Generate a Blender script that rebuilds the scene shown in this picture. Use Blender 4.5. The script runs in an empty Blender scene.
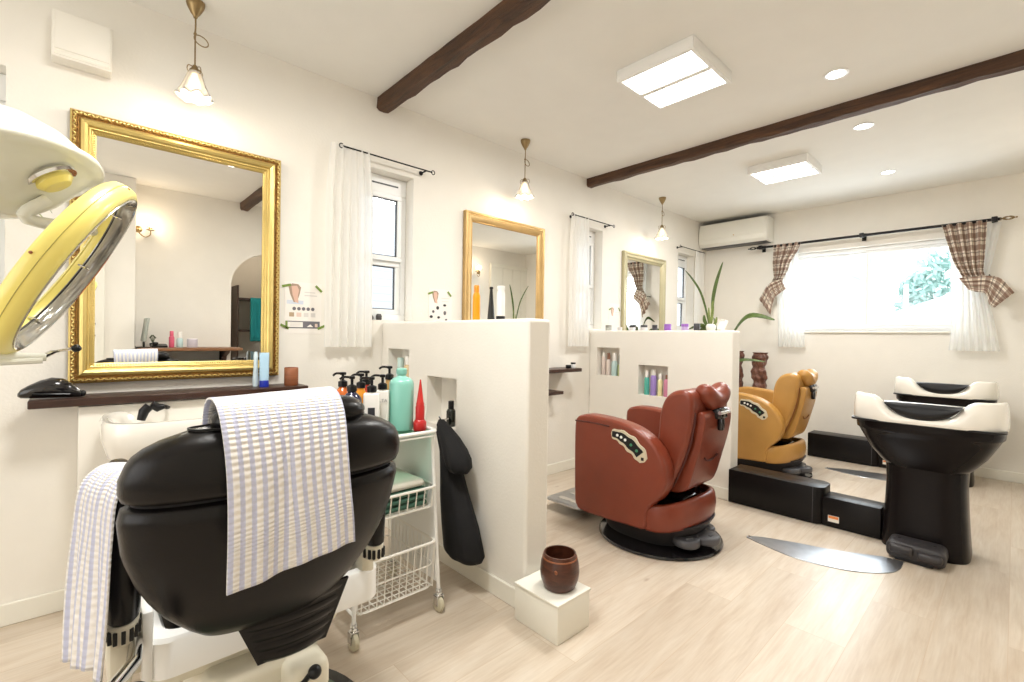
import bpy, bmesh, math, random
from mathutils import Vector, Matrix
random.seed(7)
SC = bpy.context.scene
COL = SC.collection
PI = math.pi

# ------------------------------------------------------------------ materials
def _nodes(name):
    m = bpy.data.materials.new(name); m.use_nodes = True
    nt = m.node_tree; nt.nodes.clear()
    o = nt.nodes.new('ShaderNodeOutputMaterial'); b = nt.nodes.new('ShaderNodeBsdfPrincipled')
    nt.links.new(b.outputs[0], o.inputs[0])
    return m, nt, b

def N(nt, t, **kw):
    n = nt.nodes.new(t)
    for k, v in kw.items():
        if k in n.inputs: n.inputs[k].default_value = v
        else: setattr(n, k, v)
    return n

def ramp(nt, stops):
    r = nt.nodes.new('ShaderNodeValToRGB'); e = r.color_ramp.elements
    while len(e) < len(stops): e.new(0.5)
    for i, (p, c) in enumerate(stops):
        e[i].position = p; e[i].color = (*c, 1)
    return r

def mat(name, col, rough=0.5, metal=0.0, bump=0.0, bscale=60.0, vary=0.06, spec=0.5, coat=0.0, sheen=0.0, trans=0.0, alpha=1.0, vscale=6.0, ior=1.45, sub=0.0):
    m, nt, b = _nodes(name)
    tc = N(nt, 'ShaderNodeTexCoord')
    nz = N(nt, 'ShaderNodeTexNoise', Scale=vscale, Detail=4.0)
    nt.links.new(tc.outputs['Object'], nz.inputs['Vector'])
    lo = tuple(max(0, c * (1 - vary)) for c in col); hi = tuple(min(1, c * (1 + vary)) for c in col)
    r = ramp(nt, [(0.3, lo), (0.7, hi)])
    nt.links.new(nz.outputs['Fac'], r.inputs[0]); nt.links.new(r.outputs[0], b.inputs['Base Color'])
    b.inputs['Roughness'].default_value = rough; b.inputs['Metallic'].default_value = metal
    b.inputs['Specular IOR Level'].default_value = spec; b.inputs['Coat Weight'].default_value = coat
    b.inputs['Coat Roughness'].default_value = 0.15
    b.inputs['Sheen Weight'].default_value = sheen; b.inputs['Transmission Weight'].default_value = trans
    b.inputs['Alpha'].default_value = alpha; b.inputs['IOR'].default_value = ior
    if bump:
        n2 = N(nt, 'ShaderNodeTexNoise', Scale=bscale, Detail=6.0)
        nt.links.new(tc.outputs['Object'], n2.inputs['Vector'])
        bp = N(nt, 'ShaderNodeBump', Strength=bump, Distance=0.01)
        nt.links.new(n2.outputs['Fac'], bp.inputs['Height']); nt.links.new(bp.outputs[0], b.inputs['Normal'])
    return m

def emis(name, col, strength):
    m = bpy.data.materials.new(name); m.use_nodes = True
    nt = m.node_tree; nt.nodes.clear()
    o = nt.nodes.new('ShaderNodeOutputMaterial'); e = N(nt, 'ShaderNodeEmission', Strength=strength)
    e.inputs['Color'].default_value = (*col, 1)
    nt.links.new(e.outputs[0], o.inputs[0]); return m

def glassy(name, col, mix=0.12, rough=0.02):
    m = bpy.data.materials.new(name); m.use_nodes = True
    nt = m.node_tree; nt.nodes.clear()
    o = nt.nodes.new('ShaderNodeOutputMaterial')
    t = N(nt, 'ShaderNodeBsdfTransparent'); t.inputs[0].default_value = (*col, 1)
    g = N(nt, 'ShaderNodeBsdfGlossy'); g.inputs['Roughness'].default_value = rough
    fr = N(nt, 'ShaderNodeFresnel', IOR=1.45)
    mx = N(nt, 'ShaderNodeMixShader')
    ad = N(nt, 'ShaderNodeMath', operation='ADD'); ad.inputs[1].default_value = mix
    gm = N(nt, 'ShaderNodeNewGeometry'); fb = N(nt, 'ShaderNodeMath', operation='SUBTRACT'); fb.inputs[0].default_value = 1.0; nt.links.new(gm.outputs['Backfacing'], fb.inputs[1])
    ff = N(nt, 'ShaderNodeMath', operation='MULTIPLY'); nt.links.new(fr.outputs[0], ff.inputs[0]); nt.links.new(fb.outputs[0], ff.inputs[1])
    nt.links.new(ff.outputs[0], ad.inputs[0]); nt.links.new(ad.outputs[0], mx.inputs[0])
    nt.links.new(t.outputs[0], mx.inputs[1]); nt.links.new(g.outputs[0], mx.inputs[2]); nt.links.new(mx.outputs[0], o.inputs[0])
    return m

def sheer_mat(name, col, thin=0.35):
    m, nt, b = _nodes(name)
    b.inputs['Base Color'].default_value = (*col, 1); b.inputs['Roughness'].default_value = 0.9
    tl = N(nt, 'ShaderNodeBsdfTranslucent'); tl.inputs[0].default_value = (*col, 1)
    tr = N(nt, 'ShaderNodeBsdfTransparent')
    m1 = N(nt, 'ShaderNodeMixShader'); m1.inputs[0].default_value = 0.45
    m2 = N(nt, 'ShaderNodeMixShader'); m2.inputs[0].default_value = thin * 0.5
    wv = N(nt, 'ShaderNodeTexWave', Scale=14.0, Distortion=1.5)
    tc = N(nt, 'ShaderNodeTexCoord'); nt.links.new(tc.outputs['Object'], wv.inputs['Vector'])
    bp = N(nt, 'ShaderNodeBump', Strength=0.1, Distance=0.01)
    nt.links.new(wv.outputs['Fac'], bp.inputs['Height']); nt.links.new(bp.outputs[0], b.inputs['Normal'])
    nt.links.new(b.outputs[0], m1.inputs[1]); nt.links.new(tl.outputs[0], m1.inputs[2])
    nt.links.new(m1.outputs[0], m2.inputs[1]); nt.links.new(tr.outputs[0], m2.inputs[2])
    nt.links.new(m2.outputs[0], nt.nodes['Material Output'].inputs[0]); return m

def floor_mat():
    m, nt, b = _nodes('oak_plank_floor')
    tc = N(nt, 'ShaderNodeTexCoord')
    br = N(nt, 'ShaderNodeTexBrick', Scale=1.0, offset=0.37, offset_frequency=2)
    br.inputs['Mortar Size'].default_value = 0.0012; br.inputs['Brick Width'].default_value = 1.25; br.inputs['Row Height'].default_value = 0.2
    br.inputs['Color1'].default_value = (0, 0, 0, 1); br.inputs['Color2'].default_value = (1, 1, 1, 1); br.inputs['Mortar'].default_value = (0.5, 0.5, 0.5, 1)
    br.inputs['Bias'].default_value = 0.0
    nt.links.new(tc.outputs['Object'], br.inputs['Vector'])
    mp = N(nt, 'ShaderNodeMapping'); mp.inputs['Scale'].default_value = (1.2, 9.0, 1.0)
    # shift the grain from plank to plank
    sh = N(nt, 'ShaderNodeVectorMath', operation='MULTIPLY_ADD'); sh.inputs[1].default_value = (3.0, 5.0, 0.0)
    nt.links.new(br.outputs['Color'], sh.inputs[0]); nt.links.new(tc.outputs['Object'], sh.inputs[2])
    nt.links.new(sh.outputs[0], mp.inputs['Vector'])
    g1 = N(nt, 'ShaderNodeTexNoise', Scale=2.2, Detail=7.0, Roughness=0.62, Distortion=0.6); nt.links.new(mp.outputs[0], g1.inputs['Vector'])
    mp2 = N(nt, 'ShaderNodeMapping'); mp2.inputs['Scale'].default_value = (3.0, 60.0, 1.0); nt.links.new(sh.outputs[0], mp2.inputs['Vector'])
    g2 = N(nt, 'ShaderNodeTexNoise', Scale=2.0, Detail=5.0); nt.links.new(mp2.outputs[0], g2.inputs['Vector'])
    r = ramp(nt, [(0.25, (0.52, 0.425, 0.33)), (0.5, (0.61, 0.53, 0.435)), (0.78, (0.67, 0.61, 0.525))])
    nt.links.new(g1.outputs['Fac'], r.inputs[0])
    tone = N(nt, 'ShaderNodeMixRGB', blend_type='MULTIPLY'); tone.inputs[0].default_value = 0.5
    tr = ramp(nt, [(0.0, (0.82, 0.78, 0.74)), (1.0, (1.1, 1.1, 1.1))]); nt.links.new(br.outputs['Color'], tr.inputs[0])
    nt.links.new(r.outputs[0], tone.inputs[1]); nt.links.new(tr.outputs[0], tone.inputs[2])
    fine = N(nt, 'ShaderNodeMixRGB', blend_type='MULTIPLY'); fine.inputs[0].default_value = 0.35
    fr = ramp(nt, [(0.35, (0.8, 0.76, 0.72)), (0.6, (1, 1, 1))]); nt.links.new(g2.outputs['Fac'], fr.inputs[0])
    nt.links.new(tone.outputs[0], fine.inputs[1]); nt.links.new(fr.outputs[0], fine.inputs[2])
    # knots
    vo = N(nt, 'ShaderNodeTexVoronoi', Scale=1.6); mp3 = N(nt, 'ShaderNodeMapping'); mp3.inputs['Scale'].default_value = (1.0, 2.2, 1.0)
    nt.links.new(sh.outputs[0], mp3.inputs['Vector']); nt.links.new(mp3.outputs[0], vo.inputs['Vector'])
    kr = ramp(nt, [(0.0, (0.55, 0.42, 0.32)), (0.045, (1, 1, 1))]); nt.links.new(vo.outputs['Distance'], kr.inputs[0])
    kn = N(nt, 'ShaderNodeMixRGB', blend_type='MULTIPLY'); kn.inputs[0].default_value = 0.8
    nt.links.new(fine.outputs[0], kn.inputs[1]); nt.links.new(kr.outputs[0], kn.inputs[2])
    seam = N(nt, 'ShaderNodeMixRGB', blend_type='MIX'); seam.inputs[2].default_value = (0.46, 0.33, 0.21, 1)
    sm = N(nt, 'ShaderNodeMath', operation='MULTIPLY'); sm.inputs[1].default_value = 0.55
    nt.links.new(br.outputs['Fac'], sm.inputs[0]); nt.links.new(sm.outputs[0], seam.inputs[0]); nt.links.new(kn.outputs[0], seam.inputs[1])
    nt.links.new(seam.outputs[0], b.inputs['Base Color'])
    b.inputs['Roughness'].default_value = 0.32; b.inputs['Specular IOR Level'].default_value = 0.4
    bp = N(nt, 'ShaderNodeBump', Strength=0.05, Distance=0.004)
    nt.links.new(g2.outputs['Fac'], bp.inputs['Height']); nt.links.new(bp.outputs[0], b.inputs['Normal'])
    return m

def wood_mat(name, dark, light, rough=0.5, scale=(1, 12, 12), bump=0.4):
    m, nt, b = _nodes(name)
    tc = N(nt, 'ShaderNodeTexCoord'); mp = N(nt, 'ShaderNodeMapping'); mp.inputs['Scale'].default_value = scale
    nt.links.new(tc.outputs['Object'], mp.inputs['Vector'])
    g = N(nt, 'ShaderNodeTexNoise', Scale=2.5, Detail=7.0, Roughness=0.65, Distortion=0.8); nt.links.new(mp.outputs[0], g.inputs['Vector'])
    r = ramp(nt, [(0.3, dark), (0.7, light)]); nt.links.new(g.outputs['Fac'], r.inputs[0]); nt.links.new(r.outputs[0], b.inputs['Base Color'])
    b.inputs['Roughness'].default_value = rough
    bp = N(nt, 'ShaderNodeBump', Strength=bump, Distance=0.01); nt.links.new(g.outputs['Fac'], bp.inputs['Height']); nt.links.new(bp.outputs[0], b.inputs['Normal'])
    return m

def towel_mat():
    # U runs across the stripes (metres), V along them
    m, nt, b = _nodes('striped_towel_cotton')
    uv = N(nt, 'ShaderNodeUVMap'); sx = N(nt, 'ShaderNodeSeparateXYZ'); nt.links.new(uv.outputs[0], sx.inputs[0])
    def wave(sock, period, phase=0.0):
        a = N(nt, 'ShaderNodeMath', operation='MULTIPLY_ADD'); a.inputs[1].default_value = 2 * PI / period; a.inputs[2].default_value = phase
        nt.links.new(sock, a.inputs[0]); s = N(nt, 'ShaderNodeMath', operation='SINE'); nt.links.new(a.outputs[0], s.inputs[0])
        c = N(nt, 'ShaderNodeMath', operation='MULTIPLY_ADD'); c.inputs[1].default_value = 0.5; c.inputs[2].default_value = 0.5
        nt.links.new(s.outputs[0], c.inputs[0]); return c.outputs[0]
    w = wave(sx.outputs['X'], 0.0185)
    r = ramp(nt, [(0.0, (0.86, 0.83, 0.80)), (0.50, (0.86, 0.84, 0.83)), (0.66, (0.56, 0.58, 0.74)), (1.0, (0.53, 0.55, 0.72))])
    nt.links.new(w, r.inputs[0])
    # little crinkled cells across the pale stripes
    w2 = wave(sx.outputs['Y'], 0.0085)
    nz = N(nt, 'ShaderNodeTexNoise', Scale=120.0, Detail=2.0); nt.links.new(uv.outputs[0], nz.inputs['Vector'])
    cell = N(nt, 'ShaderNodeMixRGB', blend_type='MULTIPLY'); cell.inputs[0].default_value = 0.45
    cr = ramp(nt, [(0.05, (0.84, 0.82, 0.77)), (0.45, (1, 1, 1))]); nt.links.new(w2, cr.inputs[0])
    nt.links.new(r.outputs[0], cell.inputs[1]); nt.links.new(cr.outputs[0], cell.inputs[2]); nt.links.new(cell.outputs[0], b.inputs['Base Color'])
    mul = N(nt, 'ShaderNodeMath', operation='MULTIPLY'); nt.links.new(w2, mul.inputs[0])
    inv = N(nt, 'ShaderNodeMath', operation='SUBTRACT'); inv.inputs[0].default_value = 1.1; nt.links.new(w, inv.inputs[1]); nt.links.new(inv.outputs[0], mul.inputs[1])
    ad = N(nt, 'ShaderNodeMath', operation='MULTIPLY_ADD'); ad.inputs[1].default_value = 0.4; nt.links.new(nz.outputs['Fac'], ad.inputs[0]); nt.links.new(mul.outputs[0], ad.inputs[2])
    bp = N(nt, 'ShaderNodeBump', Strength=0.7, Distance=0.004); nt.links.new(ad.outputs[0], bp.inputs['Height']); nt.links.new(bp.outputs[0], b.inputs['Normal'])
    b.inputs['Roughness'].default_value = 0.95; b.inputs['Sheen Weight'].default_value = 0.3
    return m

def plaid_mat():
    m, nt, b = _nodes('brown_check_cotton')
    uv = N(nt, 'ShaderNodeUVMap'); sx = N(nt, 'ShaderNodeSeparateXYZ'); nt.links.new(uv.outputs[0], sx.inputs[0])
    def band(sock, period, lo, hi):
        d = N(nt, 'ShaderNodeMath', operation='DIVIDE'); d.inputs[1].default_value = period; nt.links.new(sock, d.inputs[0])
        f = N(nt, 'ShaderNodeMath', operation='FRACT'); nt.links.new(d.outputs[0], f.inputs[0])
        g = N(nt, 'ShaderNodeMath', operation='GREATER_THAN'); g.inputs[1].default_value = lo; nt.links.new(f.outputs[0], g.inputs[0])
        l = N(nt, 'ShaderNodeMath', operation='LESS_THAN'); l.inputs[1].default_value = hi; nt.links.new(f.outputs[0], l.inputs[0])
        k = N(nt, 'ShaderNodeMath', operation='MULTIPLY'); nt.links.new(g.outputs[0], k.inputs[0]); nt.links.new(l.outputs[0], k.inputs[1]); return k.outputs[0]
    base = (0.80, 0.72, 0.61)
    prev = None
    for sock in (sx.outputs['X'], sx.outputs['Y']):
        for lo, hi, c, f in ((0.05, 0.5, (0.17, 0.08, 0.05), 0.66), (0.68, 0.78, (0.06, 0.04, 0.035), 0.6)):
            mx = N(nt, 'ShaderNodeMixRGB', blend_type='MIX'); mx.inputs[2].default_value = (*c, 1)
            if prev is None: mx.inputs[1].default_value = (*base, 1)
            else: nt.links.new(prev, mx.inputs[1])
            k = band(sock, 0.066, lo, hi)
            q = N(nt, 'ShaderNodeMath', operation='MULTIPLY'); q.inputs[1].default_value = f; nt.links.new(k, q.inputs[0]); nt.links.new(q.outputs[0], mx.inputs[0])
            prev = mx.outputs[0]
    nt.links.new(prev, b.inputs['Base Color']); b.inputs['Roughness'].default_value = 0.9
    nz = N(nt, 'ShaderNodeTexNoise', Scale=400.0); nt.links.new(uv.outputs[0], nz.inputs['Vector'])
    bp = N(nt, 'ShaderNodeBump', Strength=0.2, Distance=0.002); nt.links.new(nz.outputs['Fac'], bp.inputs['Height']); nt.links.new(bp.outputs[0], b.inputs['Normal'])
    return m

def siding_mat():
    m, nt, b = _nodes('lap_siding')
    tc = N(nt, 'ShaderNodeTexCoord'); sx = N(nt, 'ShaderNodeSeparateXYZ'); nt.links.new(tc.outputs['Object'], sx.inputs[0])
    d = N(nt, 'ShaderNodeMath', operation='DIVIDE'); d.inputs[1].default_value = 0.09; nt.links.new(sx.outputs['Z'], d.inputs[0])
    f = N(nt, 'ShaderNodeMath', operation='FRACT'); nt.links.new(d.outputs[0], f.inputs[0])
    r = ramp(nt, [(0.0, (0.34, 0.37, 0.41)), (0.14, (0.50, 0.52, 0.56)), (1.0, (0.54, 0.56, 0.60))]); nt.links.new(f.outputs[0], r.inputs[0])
    nt.links.new(r.outputs[0], b.inputs['Base Color']); b.inputs['Roughness'].default_value = 0.8
    return m

WALL = mat('cream_plaster', (0.80, 0.77, 0.708), 0.9, bump=0.10, bscale=90, vary=0.015)
CEIL = mat('cream_ceiling_paper', (0.83, 0.82, 0.78), 0.92, bump=0.06, bscale=120, vary=0.012)
TRIM = mat('cream_painted_wood', (0.80, 0.78, 0.70), 0.45, vary=0.01)
UPVC = mat('white_window_frame', (0.86, 0.87, 0.87), 0.35, vary=0.01)
WHITE = mat('white_enamel', (0.86, 0.86, 0.84), 0.3, vary=0.01, coat=0.3)
PORCELAIN = mat('white_porcelain', (0.84, 0.81, 0.74), 0.12, vary=0.01, coat=0.8)
CREAMPL = mat('cream_plastic', (0.70, 0.66, 0.54), 0.4, vary=0.02)
FLOOR = floor_mat()
BEAM = wood_mat('hewn_dark_beam', (0.025, 0.010, 0.004), (0.115, 0.050, 0.020), 0.6, (12, 1.2, 12), 0.9)
DWOOD = wood_mat('walnut_shelf_wood', (0.025, 0.010, 0.007), (0.062, 0.026, 0.016), 0.35, (1.2, 14, 14), 0.15)
CUPW = wood_mat('dark_turned_wood', (0.035, 0.010, 0.006), (0.11, 0.035, 0.018), 0.28, (4, 4, 14), 0.15)
RUSTW = wood_mat('rust_brown_wood', (0.22, 0.07, 0.025), (0.34, 0.12, 0.05), 0.5, (2, 2, 20), 0.2)
CARVED = wood_mat('carved_red_brown_wood', (0.05, 0.018, 0.012), (0.22, 0.085, 0.05), 0.4, (10, 10, 10), 1.0)
GOLD = mat('bright_gilding', (0.66, 0.51, 0.19), 0.36, 0.85, bump=0.12, bscale=40, vary=0.12)
GOLDD = mat('aged_gilding', (0.30, 0.16, 0.045), 0.4, 0.75, bump=0.5, bscale=160, vary=0.35, vscale=90)
GOLD2 = mat('soft_gold_leaf', (0.55, 0.37, 0.16), 0.38, 0.7, bump=0.2, bscale=60, vary=0.12)
SAGE = mat('sage_champagne_frame', (0.46, 0.42, 0.27), 0.4, 0.4, bump=0.15, vary=0.08)
MIRROR = mat('silvered_mirror_glass', (0.93, 0.93, 0.91), 0.0, 1.0, vary=0.0)
BRASS = mat('antique_brass', (0.27, 0.19, 0.09), 0.35, 0.85, vary=0.15)
IRON = mat('black_iron', (0.018, 0.017, 0.018), 0.45, 0.5, vary=0.2)
CHROME = mat('polished_chrome', (0.72, 0.72, 0.72), 0.12, 1.0, vary=0.03)
STEEL = mat('brushed_floor_steel', (0.48, 0.49, 0.51), 0.3, 0.95, vary=0.08, vscale=20, bump=0.05, bscale=300)
BLACKL = mat('black_leather', (0.006, 0.005, 0.005), 0.27, bump=0.08, bscale=260, vary=0.2, spec=0.28)
REDL = mat('russet_leather', (0.185, 0.036, 0.017), 0.30, bump=0.10, bscale=260, vary=0.08, spec=0.5)
REDD = mat('dark_russet_piping', (0.07, 0.012, 0.008), 0.5, vary=0.1)
TANL = mat('mustard_tan_leather', (0.43, 0.225, 0.055), 0.32, bump=0.10, bscale=260, vary=0.07, spec=0.5)
TAND = mat('brown_tan_piping', (0.20, 0.075, 0.015), 0.5, vary=0.1)
BLACKP = mat('black_plastic', (0.008, 0.008, 0.009), 0.3, vary=0.1, spec=0.35)
BLACKG = mat('glossy_black_lacquer', (0.008, 0.007, 0.008), 0.12, vary=0.1, coat=0.5)
BOWLB = mat('black_brown_gloss', (0.008, 0.006, 0.006), 0.26, vary=0.1, spec=0.18)
PLATF = mat('black_satin_laminate', (0.006, 0.005, 0.005), 0.34, vary=0.1, spec=0.25)
GREYP = mat('graphite_plastic', (0.07, 0.07, 0.078), 0.38, vary=0.1)
GREYD = mat('dark_grey_plinth', (0.035, 0.032, 0.034), 0.45, vary=0.1)
DIALS = mat('pale_control_plate', (0.62, 0.56, 0.42), 0.35, 0.2, vary=0.05)
TOWEL = towel_mat(); PLAID = plaid_mat()
SHEER = sheer_mat('white_sheer', (0.90, 0.89, 0.86), 0.25)
SHEERB = sheer_mat('white_back_sheer', (0.90, 0.91, 0.90), 0.5)
WIRE = mat('white_coated_wire', (0.84, 0.82, 0.77), 0.4, vary=0.01)
RUBBER = mat('cream_caster_rubber', (0.60, 0.56, 0.42), 0.5, vary=0.05)
FABRICB = mat('black_cape_fabric', (0.006, 0.006, 0.007), 0.85, sheen=0.0, vary=0.2, bump=0.2, bscale=200)
LEAF = mat('deep_green_leaf', (0.065, 0.105, 0.02), 0.45, vary=0.35, vscale=30)
LEAFV = mat('variegated_leaf', (0.20, 0.25, 0.07), 0.45, vary=0.4, vscale=25)
YELLOW = mat('lemon_plastic_shell', (0.86, 0.74, 0.20), 0.35, vary=0.02, coat=0.3)
CLEAR = mat('clear_grey_lens', (0.40, 0.385, 0.34), 0.14, 0.55, vary=0.18, vscale=14)
DRYER = mat('cream_machine_shell', (0.70, 0.70, 0.62), 0.28, vary=0.01, coat=0.4)
PAPER = mat('poster_paper', (0.84, 0.80, 0.75), 0.7, vary=0.01)
SOCK = mat('white_lens', (0.8, 0.8, 0.8), 0.4, vary=0.0)
GLASS = glassy('window_glass', (0.97, 0.99, 1.0), 0.02)
SHELFG = glassy('green_shelf_glass', (0.55, 0.80, 0.70), 0.10)
def plain(n, c, r=0.4, **k): return mat(n, c, r, vary=k.pop('vary', 0.03), **k)
LAMP = emis('lamp_diffuser', (1.0, 0.98, 0.93), 7.0)
BULB = emis('warm_bulb', (1.0, 0.80, 0.52), 9.0)
SPOTE = emis('downlight_lens', (1.0, 0.94, 0.84), 8.0)

# ------------------------------------------------------------------ mesh helper
class MB:
    def __init__(s): s.bm = bmesh.new(); s.uv = s.bm.loops.layers.uv.new('UVMap')
    def _merge(s, t, mi=0):
        for f in t.faces: f.material_index = mi
        me = bpy.data.meshes.new('t'); t.to_mesh(me); t.free(); s.bm.from_mesh(me); bpy.data.meshes.remove(me); return s
    def box(s, a, b, bev=0.0, seg=2, mi=0, M=None):
        t = bmesh.new(); bmesh.ops.create_cube(t, size=1.0)
        c = [(a[i] + b[i]) / 2 for i in range(3)]; d = [abs(b[i] - a[i]) for i in range(3)]
        for v in t.verts: v.co = Vector([v.co[i] * d[i] + c[i] for i in range(3)])
        if bev: bmesh.ops.bevel(t, geom=t.edges[:], offset=min(bev, min(d) * 0.49), segments=seg, profile=0.5, affect='EDGES')
        if M is not None: bmesh.ops.transform(t, matrix=M, verts=t.verts)
        return s._merge(t, mi)
    def prism(s, pts, axis, a, b, bev=0.0, seg=3, mi=0, M=None):
        """outline in the plane normal to axis ('x': (y,z), 'y': (x,z), 'z': (x,y)), from a to b"""
        t = bmesh.new()
        def P(u, v, w): return {'x': (w, u, v), 'y': (u, w, v), 'z': (u, v, w)}[axis]
        va = [t.verts.new(P(u, v, a)) for u, v in pts]; vb = [t.verts.new(P(u, v, b)) for u, v in pts]
        n = len(pts); t.faces.new(va); t.faces.new(vb[::-1])
        for i in range(n): t.faces.new((va[i], vb[i], vb[(i + 1) % n], va[(i + 1) % n]))
        bmesh.ops.recalc_face_normals(t, faces=t.faces)
        if bev:
            caps = [f for f in t.faces if len(f.verts) == n and n != 4 or all(abs(v.co[{'x': 0, 'y': 1, 'z': 2}[axis]] - f.verts[0].co[{'x': 0, 'y': 1, 'z': 2}[axis]]) < 1e-7 for v in f.verts)]
            ed = {e for f in caps for e in f.edges}
            bmesh.ops.bevel(t, geom=list(ed), offset=bev, segments=seg, profile=0.5, affect='EDGES', clamp_overlap=True)
        if M is not None: bmesh.ops.transform(t, matrix=M, verts=t.verts)
        return s._merge(t, mi)
    def rings(s, rs, closed_u=True, cap=True, closed_v=False, mi=0, uvf=None):
        bm = s.bm; vs = [[bm.verts.new(p) for p in r] for r in rs]; n = len(rs[0]); m = len(rs)
        for j in range(m if closed_v else m - 1):
            for i in range(n if closed_u else n - 1):
                a, b_ = vs[j][i], vs[j][(i + 1) % n]; c, d = vs[(j + 1) % m][(i + 1) % n], vs[(j + 1) % m][i]
                try: f = bm.faces.new((a, b_, c, d))
                except ValueError: continue
                f.material_index = mi(i, j) if callable(mi) else mi
                if uvf:
                    for lp, (ii, jj) in zip(f.loops, ((i, j), (i + 1, j), (i + 1, j + 1), (i, j + 1))): lp[s.uv].uv = uvf(ii, jj)
        if cap and closed_u and not closed_v:
            for r in (vs[0], vs[-1]):
                try: f = bm.faces.new(r); f.material_index = 0 if callable(mi) else mi
                except ValueError: pass
        return s
    def lathe(s, prof, n=32, c=(0, 0, 0), M=None, mi=0, cap=True):
        rs = []
        for r, z in prof:
            ring = [Vector((c[0] + r * math.cos(2 * PI * i / n), c[1] + r * math.sin(2 * PI * i / n), c[2] + z)) for i in range(n)]
            if M is not None: ring = [M @ p for p in ring]
            rs.append(ring)
        return s.rings(rs, mi=mi, cap=cap)
    def tube(s, pts, r, n=8, closed=False, mi=0):
        pts = [Vector(p) for p in pts]; m = len(pts); rr = r if isinstance(r, (list, tuple)) else [r] * m
        rs = []; prev = None
        for i, p in enumerate(pts):
            if closed: t = pts[(i + 1) % m] - pts[i - 1]
            else: t = pts[min(i + 1, m - 1)] - pts[max(i - 1, 0)]
            t = t.normalized() if t.length else Vector((0, 0, 1))
            if prev is None:
                u = t.cross(Vector((0, 0, 1)))
                if u.length < 1e-3: u = t.cross(Vector((1, 0, 0)))
            else: u = prev - t * prev.dot(t)
            u.normalize(); prev = u; w = t.cross(u)
            rs.append([p + (u * math.cos(2 * PI * k / n) + w * math.sin(2 * PI * k / n)) * rr[i] for k in range(n)])
        return s.rings(rs, closed_v=closed, mi=mi)
    def ball(s, c, r, n=16, m=10, mi=0):
        r = r if isinstance(r, (list, tuple)) else (r, r, r)
        t = bmesh.new(); bmesh.ops.create_uvsphere(t, u_segments=n, v_segments=m, radius=1)
        for v in t.verts: v.co = Vector((c[0] + v.co.x * r[0], c[1] + v.co.y * r[1], c[2] + v.co.z * r[2]))
        return s._merge(t, mi)
    def sheet(s, f, nu, nv, us=1.0, vs=1.0, mi=0):
        rs = [[Vector(f(i / nu, j / nv)) for i in range(nu + 1)] for j in range(nv + 1)]
        return s.rings(rs, closed_u=False, cap=False, mi=mi, uvf=lambda i, j: (i / nu * us, j / nv * vs))
    def build(s, name, mats, parent=None, loc=None, label=None, angle=38, flip=False, solid=0, sub=0, rot=None):
        me = bpy.data.meshes.new(name)
        bmesh.ops.recalc_face_normals(s.bm, faces=s.bm.faces)
        for f in s.bm.faces: f.smooth = True
        s.bm.to_mesh(me); s.bm.free()
        for m in (mats if isinstance(mats, (list, tuple)) else [mats]): me.materials.append(m)
        me.set_sharp_from_angle(angle=math.radians(angle))
        o = bpy.data.objects.new(name, me); COL.objects.link(o)
        if parent: o.parent = parent
        if loc: o.location = loc
        if rot: o.rotation_euler = rot
        if label: o['label'] = label
        if solid:
            md = o.modifiers.new('s', 'SOLIDIFY'); md.thickness = solid; md.offset = 0
        if sub:
            md = o.modifiers.new('u', 'SUBSURF'); md.levels = sub; md.render_levels = sub
        return o

def tag(o, label=None, cat=None, group=None, kind=None):
    if label: o['label'] = label
    if cat: o['category'] = cat
    if group: o['group'] = group
    if kind: o['kind'] = kind
    return o
def thing(name, label, cat, loc=(0, 0, 0), rz=0.0, group=None):
    o = bpy.data.objects.new(name, None); COL.objects.link(o); o.location = loc; o.rotation_euler = (0, 0, rz); o.empty_display_size = 0.05
    return tag(o, label, cat, group)
def copy_tree(o, loc=None, parent=None, rz=None):
    c = o.copy(); COL.objects.link(c); c.parent = parent
    if loc is not None: c.location = loc
    if rz is not None: c.rotation_euler = (0, 0, rz)
    for ch in list(o.children): copy_tree(ch, None, c)
    return c
def struct(o, label=None): o['kind'] = 'structure'; o['label'] = label or o.name; return o
def circ(cx, cy, r, n=24, a0=0, a1=2 * PI, ry=None):
    ry = r if ry is None else ry
    full = abs(a1 - a0 - 2 * PI) < 1e-6
    return [(cx + r * math.cos(a0 + (a1 - a0) * i / (n if full else n - 1)), cy + ry * math.sin(a0 + (a1 - a0) * i / (n if full else n - 1))) for i in range(n)]
def spline(pts, k=6):
    """Catmull-Rom through the given points (open)"""
    P = [Vector(p) for p in pts]; out = []
    for i in range(len(P) - 1):
        a = P[max(i - 1, 0)]; b = P[i]; c = P[i + 1]; d = P[min(i + 2, len(P) - 1)]
        for j in range(k):
            t = j / k
            out.append(0.5 * ((2 * b) + (c - a) * t + (2 * a - 5 * b + 4 * c - d) * t * t + (3 * b - a - 3 * c + d) * t ** 3))
    out.append(P[-1]); return out
def rrect(x0, y0, x1, y1, r, n=5):
    out = []
    for cx, cy, a in ((x1 - r, y1 - r, 0), (x0 + r, y1 - r, PI / 2), (x0 + r, y0 + r, PI), (x1 - r, y0 + r, 1.5 * PI)):
        out += [(cx + r * math.cos(a + PI / 2 * i / n), cy + r * math.sin(a + PI / 2 * i / n)) for i in range(n + 1)]
    return out
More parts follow.
